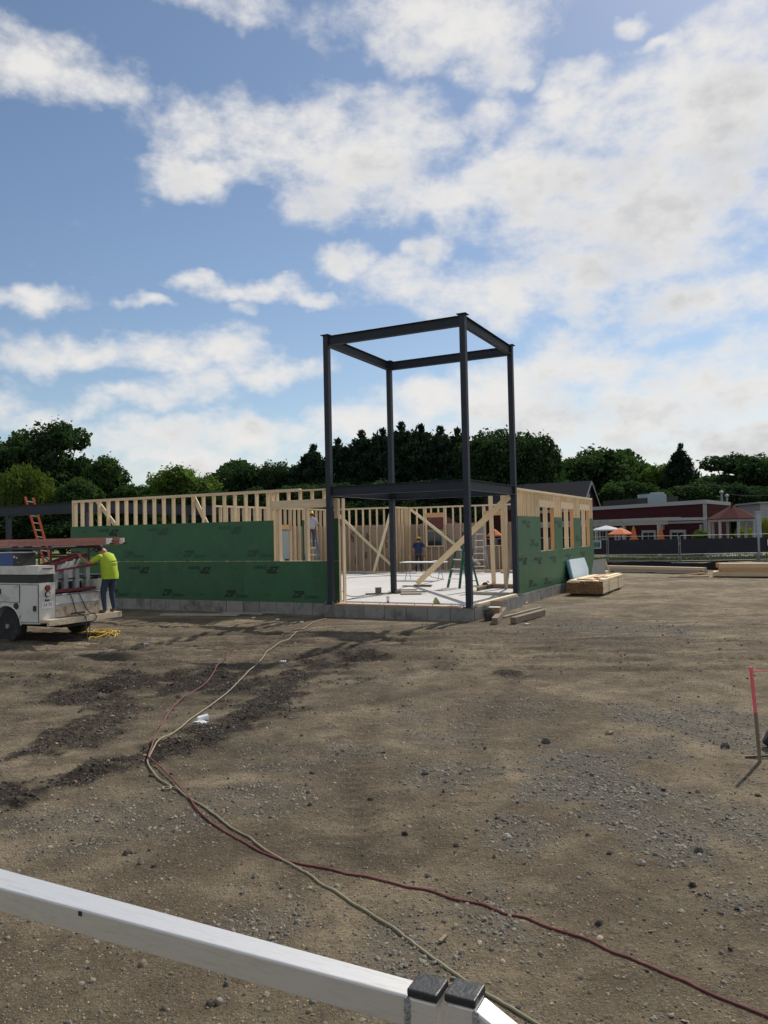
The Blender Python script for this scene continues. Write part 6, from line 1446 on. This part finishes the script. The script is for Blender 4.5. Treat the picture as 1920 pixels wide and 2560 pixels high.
for k in range(4): b.hexa([(rnd.uniform(-.09, .07) + .04*(i in (1, 2)), rnd.uniform(-.04, .04) + .05*(i > 1), .003 + j*rnd.uniform(.008, .03)) for j in (0, 1) for i in range(4)])
tag(b.build('napkin', M['paper']), 'crumpled white napkin under the paper cup', 'napkin').location = GZ(atz(498, 1808), .003)
wc = atz(1108, 2350); tag(board('wood_chip', M['lumber_weathered'], None, GZ(wc + Vector((-.02, -.03, 0)), .012), GZ(wc + Vector((.02, .03, 0)), .018), .022, .012), 'reddish splinter of wood on the dirt near the red hose', 'wood chip')
for lab, px, py, s in (('dark stone left of the pink stake', 1812, 1866, .10), ('dark stone in the gravel patch right of centre', 1365, 1857, .09), ('dark stone near the red hose end', 1747, 2128, .07), ('pale flat stone in the gravel at lower right', 1604, 2157, .06), ('pale stone at the left of the gravel patch', 1267, 2094, .06), ('dark stone left of the tan hose bend', 318, 2134, .06), ('grey stone above the aluminium rail', 640, 2195, .05), ('brown stone left of the gravel patch', 1524, 1835, .08), ('dark round clod below the hoses', 1065, 1934, .07), ('grey stone between the hoses and the gravel', 855, 1880, .06)):
    p = atz(px, py); b = MB(); rr = random.Random(px); vs = []
    for i, (f, z) in enumerate(((.55, 0), (1, .25), (.9, .5), (.45, .72))):
        for k in range(7): a = k*.9; vs.append((f*s*.6*math.cos(a)*rr.uniform(.75, 1.2), f*s*.45*math.sin(a)*rr.uniform(.75, 1.2), z*s*rr.uniform(.7, 1.0)))
    b.add(vs, [(i*7+k, i*7+(k+1) % 7, (i+1)*7+(k+1) % 7, (i+1)*7+k) for i in range(3) for k in range(7)] + [tuple(range(7))[::-1], tuple(21+k for k in range(7))])
    tag(b.build('stone', RK[1] if 'dark' in lab else (RK[4] if 'pale' in lab else (RK[2] if 'brown' in lab else RK[0]))), lab, 'stone').location = GZ(p, -.01)
# aluminium guard rail of the landing the picture is taken from
def bevel(o, w=.004, seg=3):
    md = o.modifiers.new('bevel', 'BEVEL'); md.width = w; md.segments = seg; md.limit_method = 'ANGLE'; return o
gr = thing('landing_guard_rail', 'welded aluminium guard rail with black capped post in the foreground', 'railing', (.058, 1.361, 0), math.atan2(-.44, .898))
PS = .0255
bevel(MB().box(-PS, PS, -PS, PS, 0.004, 1.488).build('post', M['alu'], gr)); bevel(MB().box(-.0275, .0275, -.0275, .0275, 1.489, 1.503).build('post_cap', M['cap'], gr), .003)
bevel(MB().hexa([(-2.6, -.023, 1.434), (-PS - .001, -.023, 1.434), (-PS - .001, .025, 1.434), (-2.6, .085, 1.434), (-2.6, -.023, 1.488), (-PS - .001, -.023, 1.488), (-PS - .001, .025, 1.488), (-2.6, .085, 1.488)]).build('top_rail', M['alu'], gr)); bevel(MB().box(-2.6, -PS - .001, -.02, .02, .98, 1.02).build('mid_rail', M['alu'], gr)); bevel(MB().box(-2.6, -2.551, -PS, PS, 0.004, 1.432).build('post', M['alu'], gr))
wv = MB()
for k in range(9): wv.lathe([(.002, -.004), (.006, -.001), (.006, .003), (.002, .005)], 8, (-PS - .002 + .001*math.sin(k*2), -.0262, 1.436 + k*.0056), 'y')
wv.build('weld_bead', M['weld'], gr, True)
MB().box(-.80, -.79, -.0245, -.0232, 1.474, 1.484).build('scuff', M['cap'], gr)
hr = thing('stair_hand_rail', 'aluminium stair rail with black capped post sloping down at the bottom edge', 'railing', (.120, 1.344, 0), math.atan2(-.44, .898))
bevel(MB().box(-PS, PS, -PS, PS, 0.004, 1.488).build('post', M['alu'], hr)); bevel(MB().box(-.0275, .0275, -.0275, .0275, 1.489, 1.503).build('post_cap', M['cap'], hr), .003)
bevel(MB().hexa([(PS + .001, -.023, 1.428), (1.2, -.023, .80), (1.2, .025, .80), (PS + .001, .025, 1.428), (PS + .001, -.023, 1.484), (1.2, -.023, .86), (1.2, .025, .86), (PS + .001, .025, 1.484)]).build('hand_rail', M['alu'], hr)); bevel(MB().box(1.15, 1.20, -PS, PS, .004, .80).build('post', M['alu'], hr))
wv = MB()
for k in range(9): wv.lathe([(.002, -.004), (.006, -.001), (.006, .003), (.002, .005)], 8, (PS + .002, -.0262, 1.434 + k*.0058), 'y')
wv.build('weld_bead', M['weld'], hr, True)
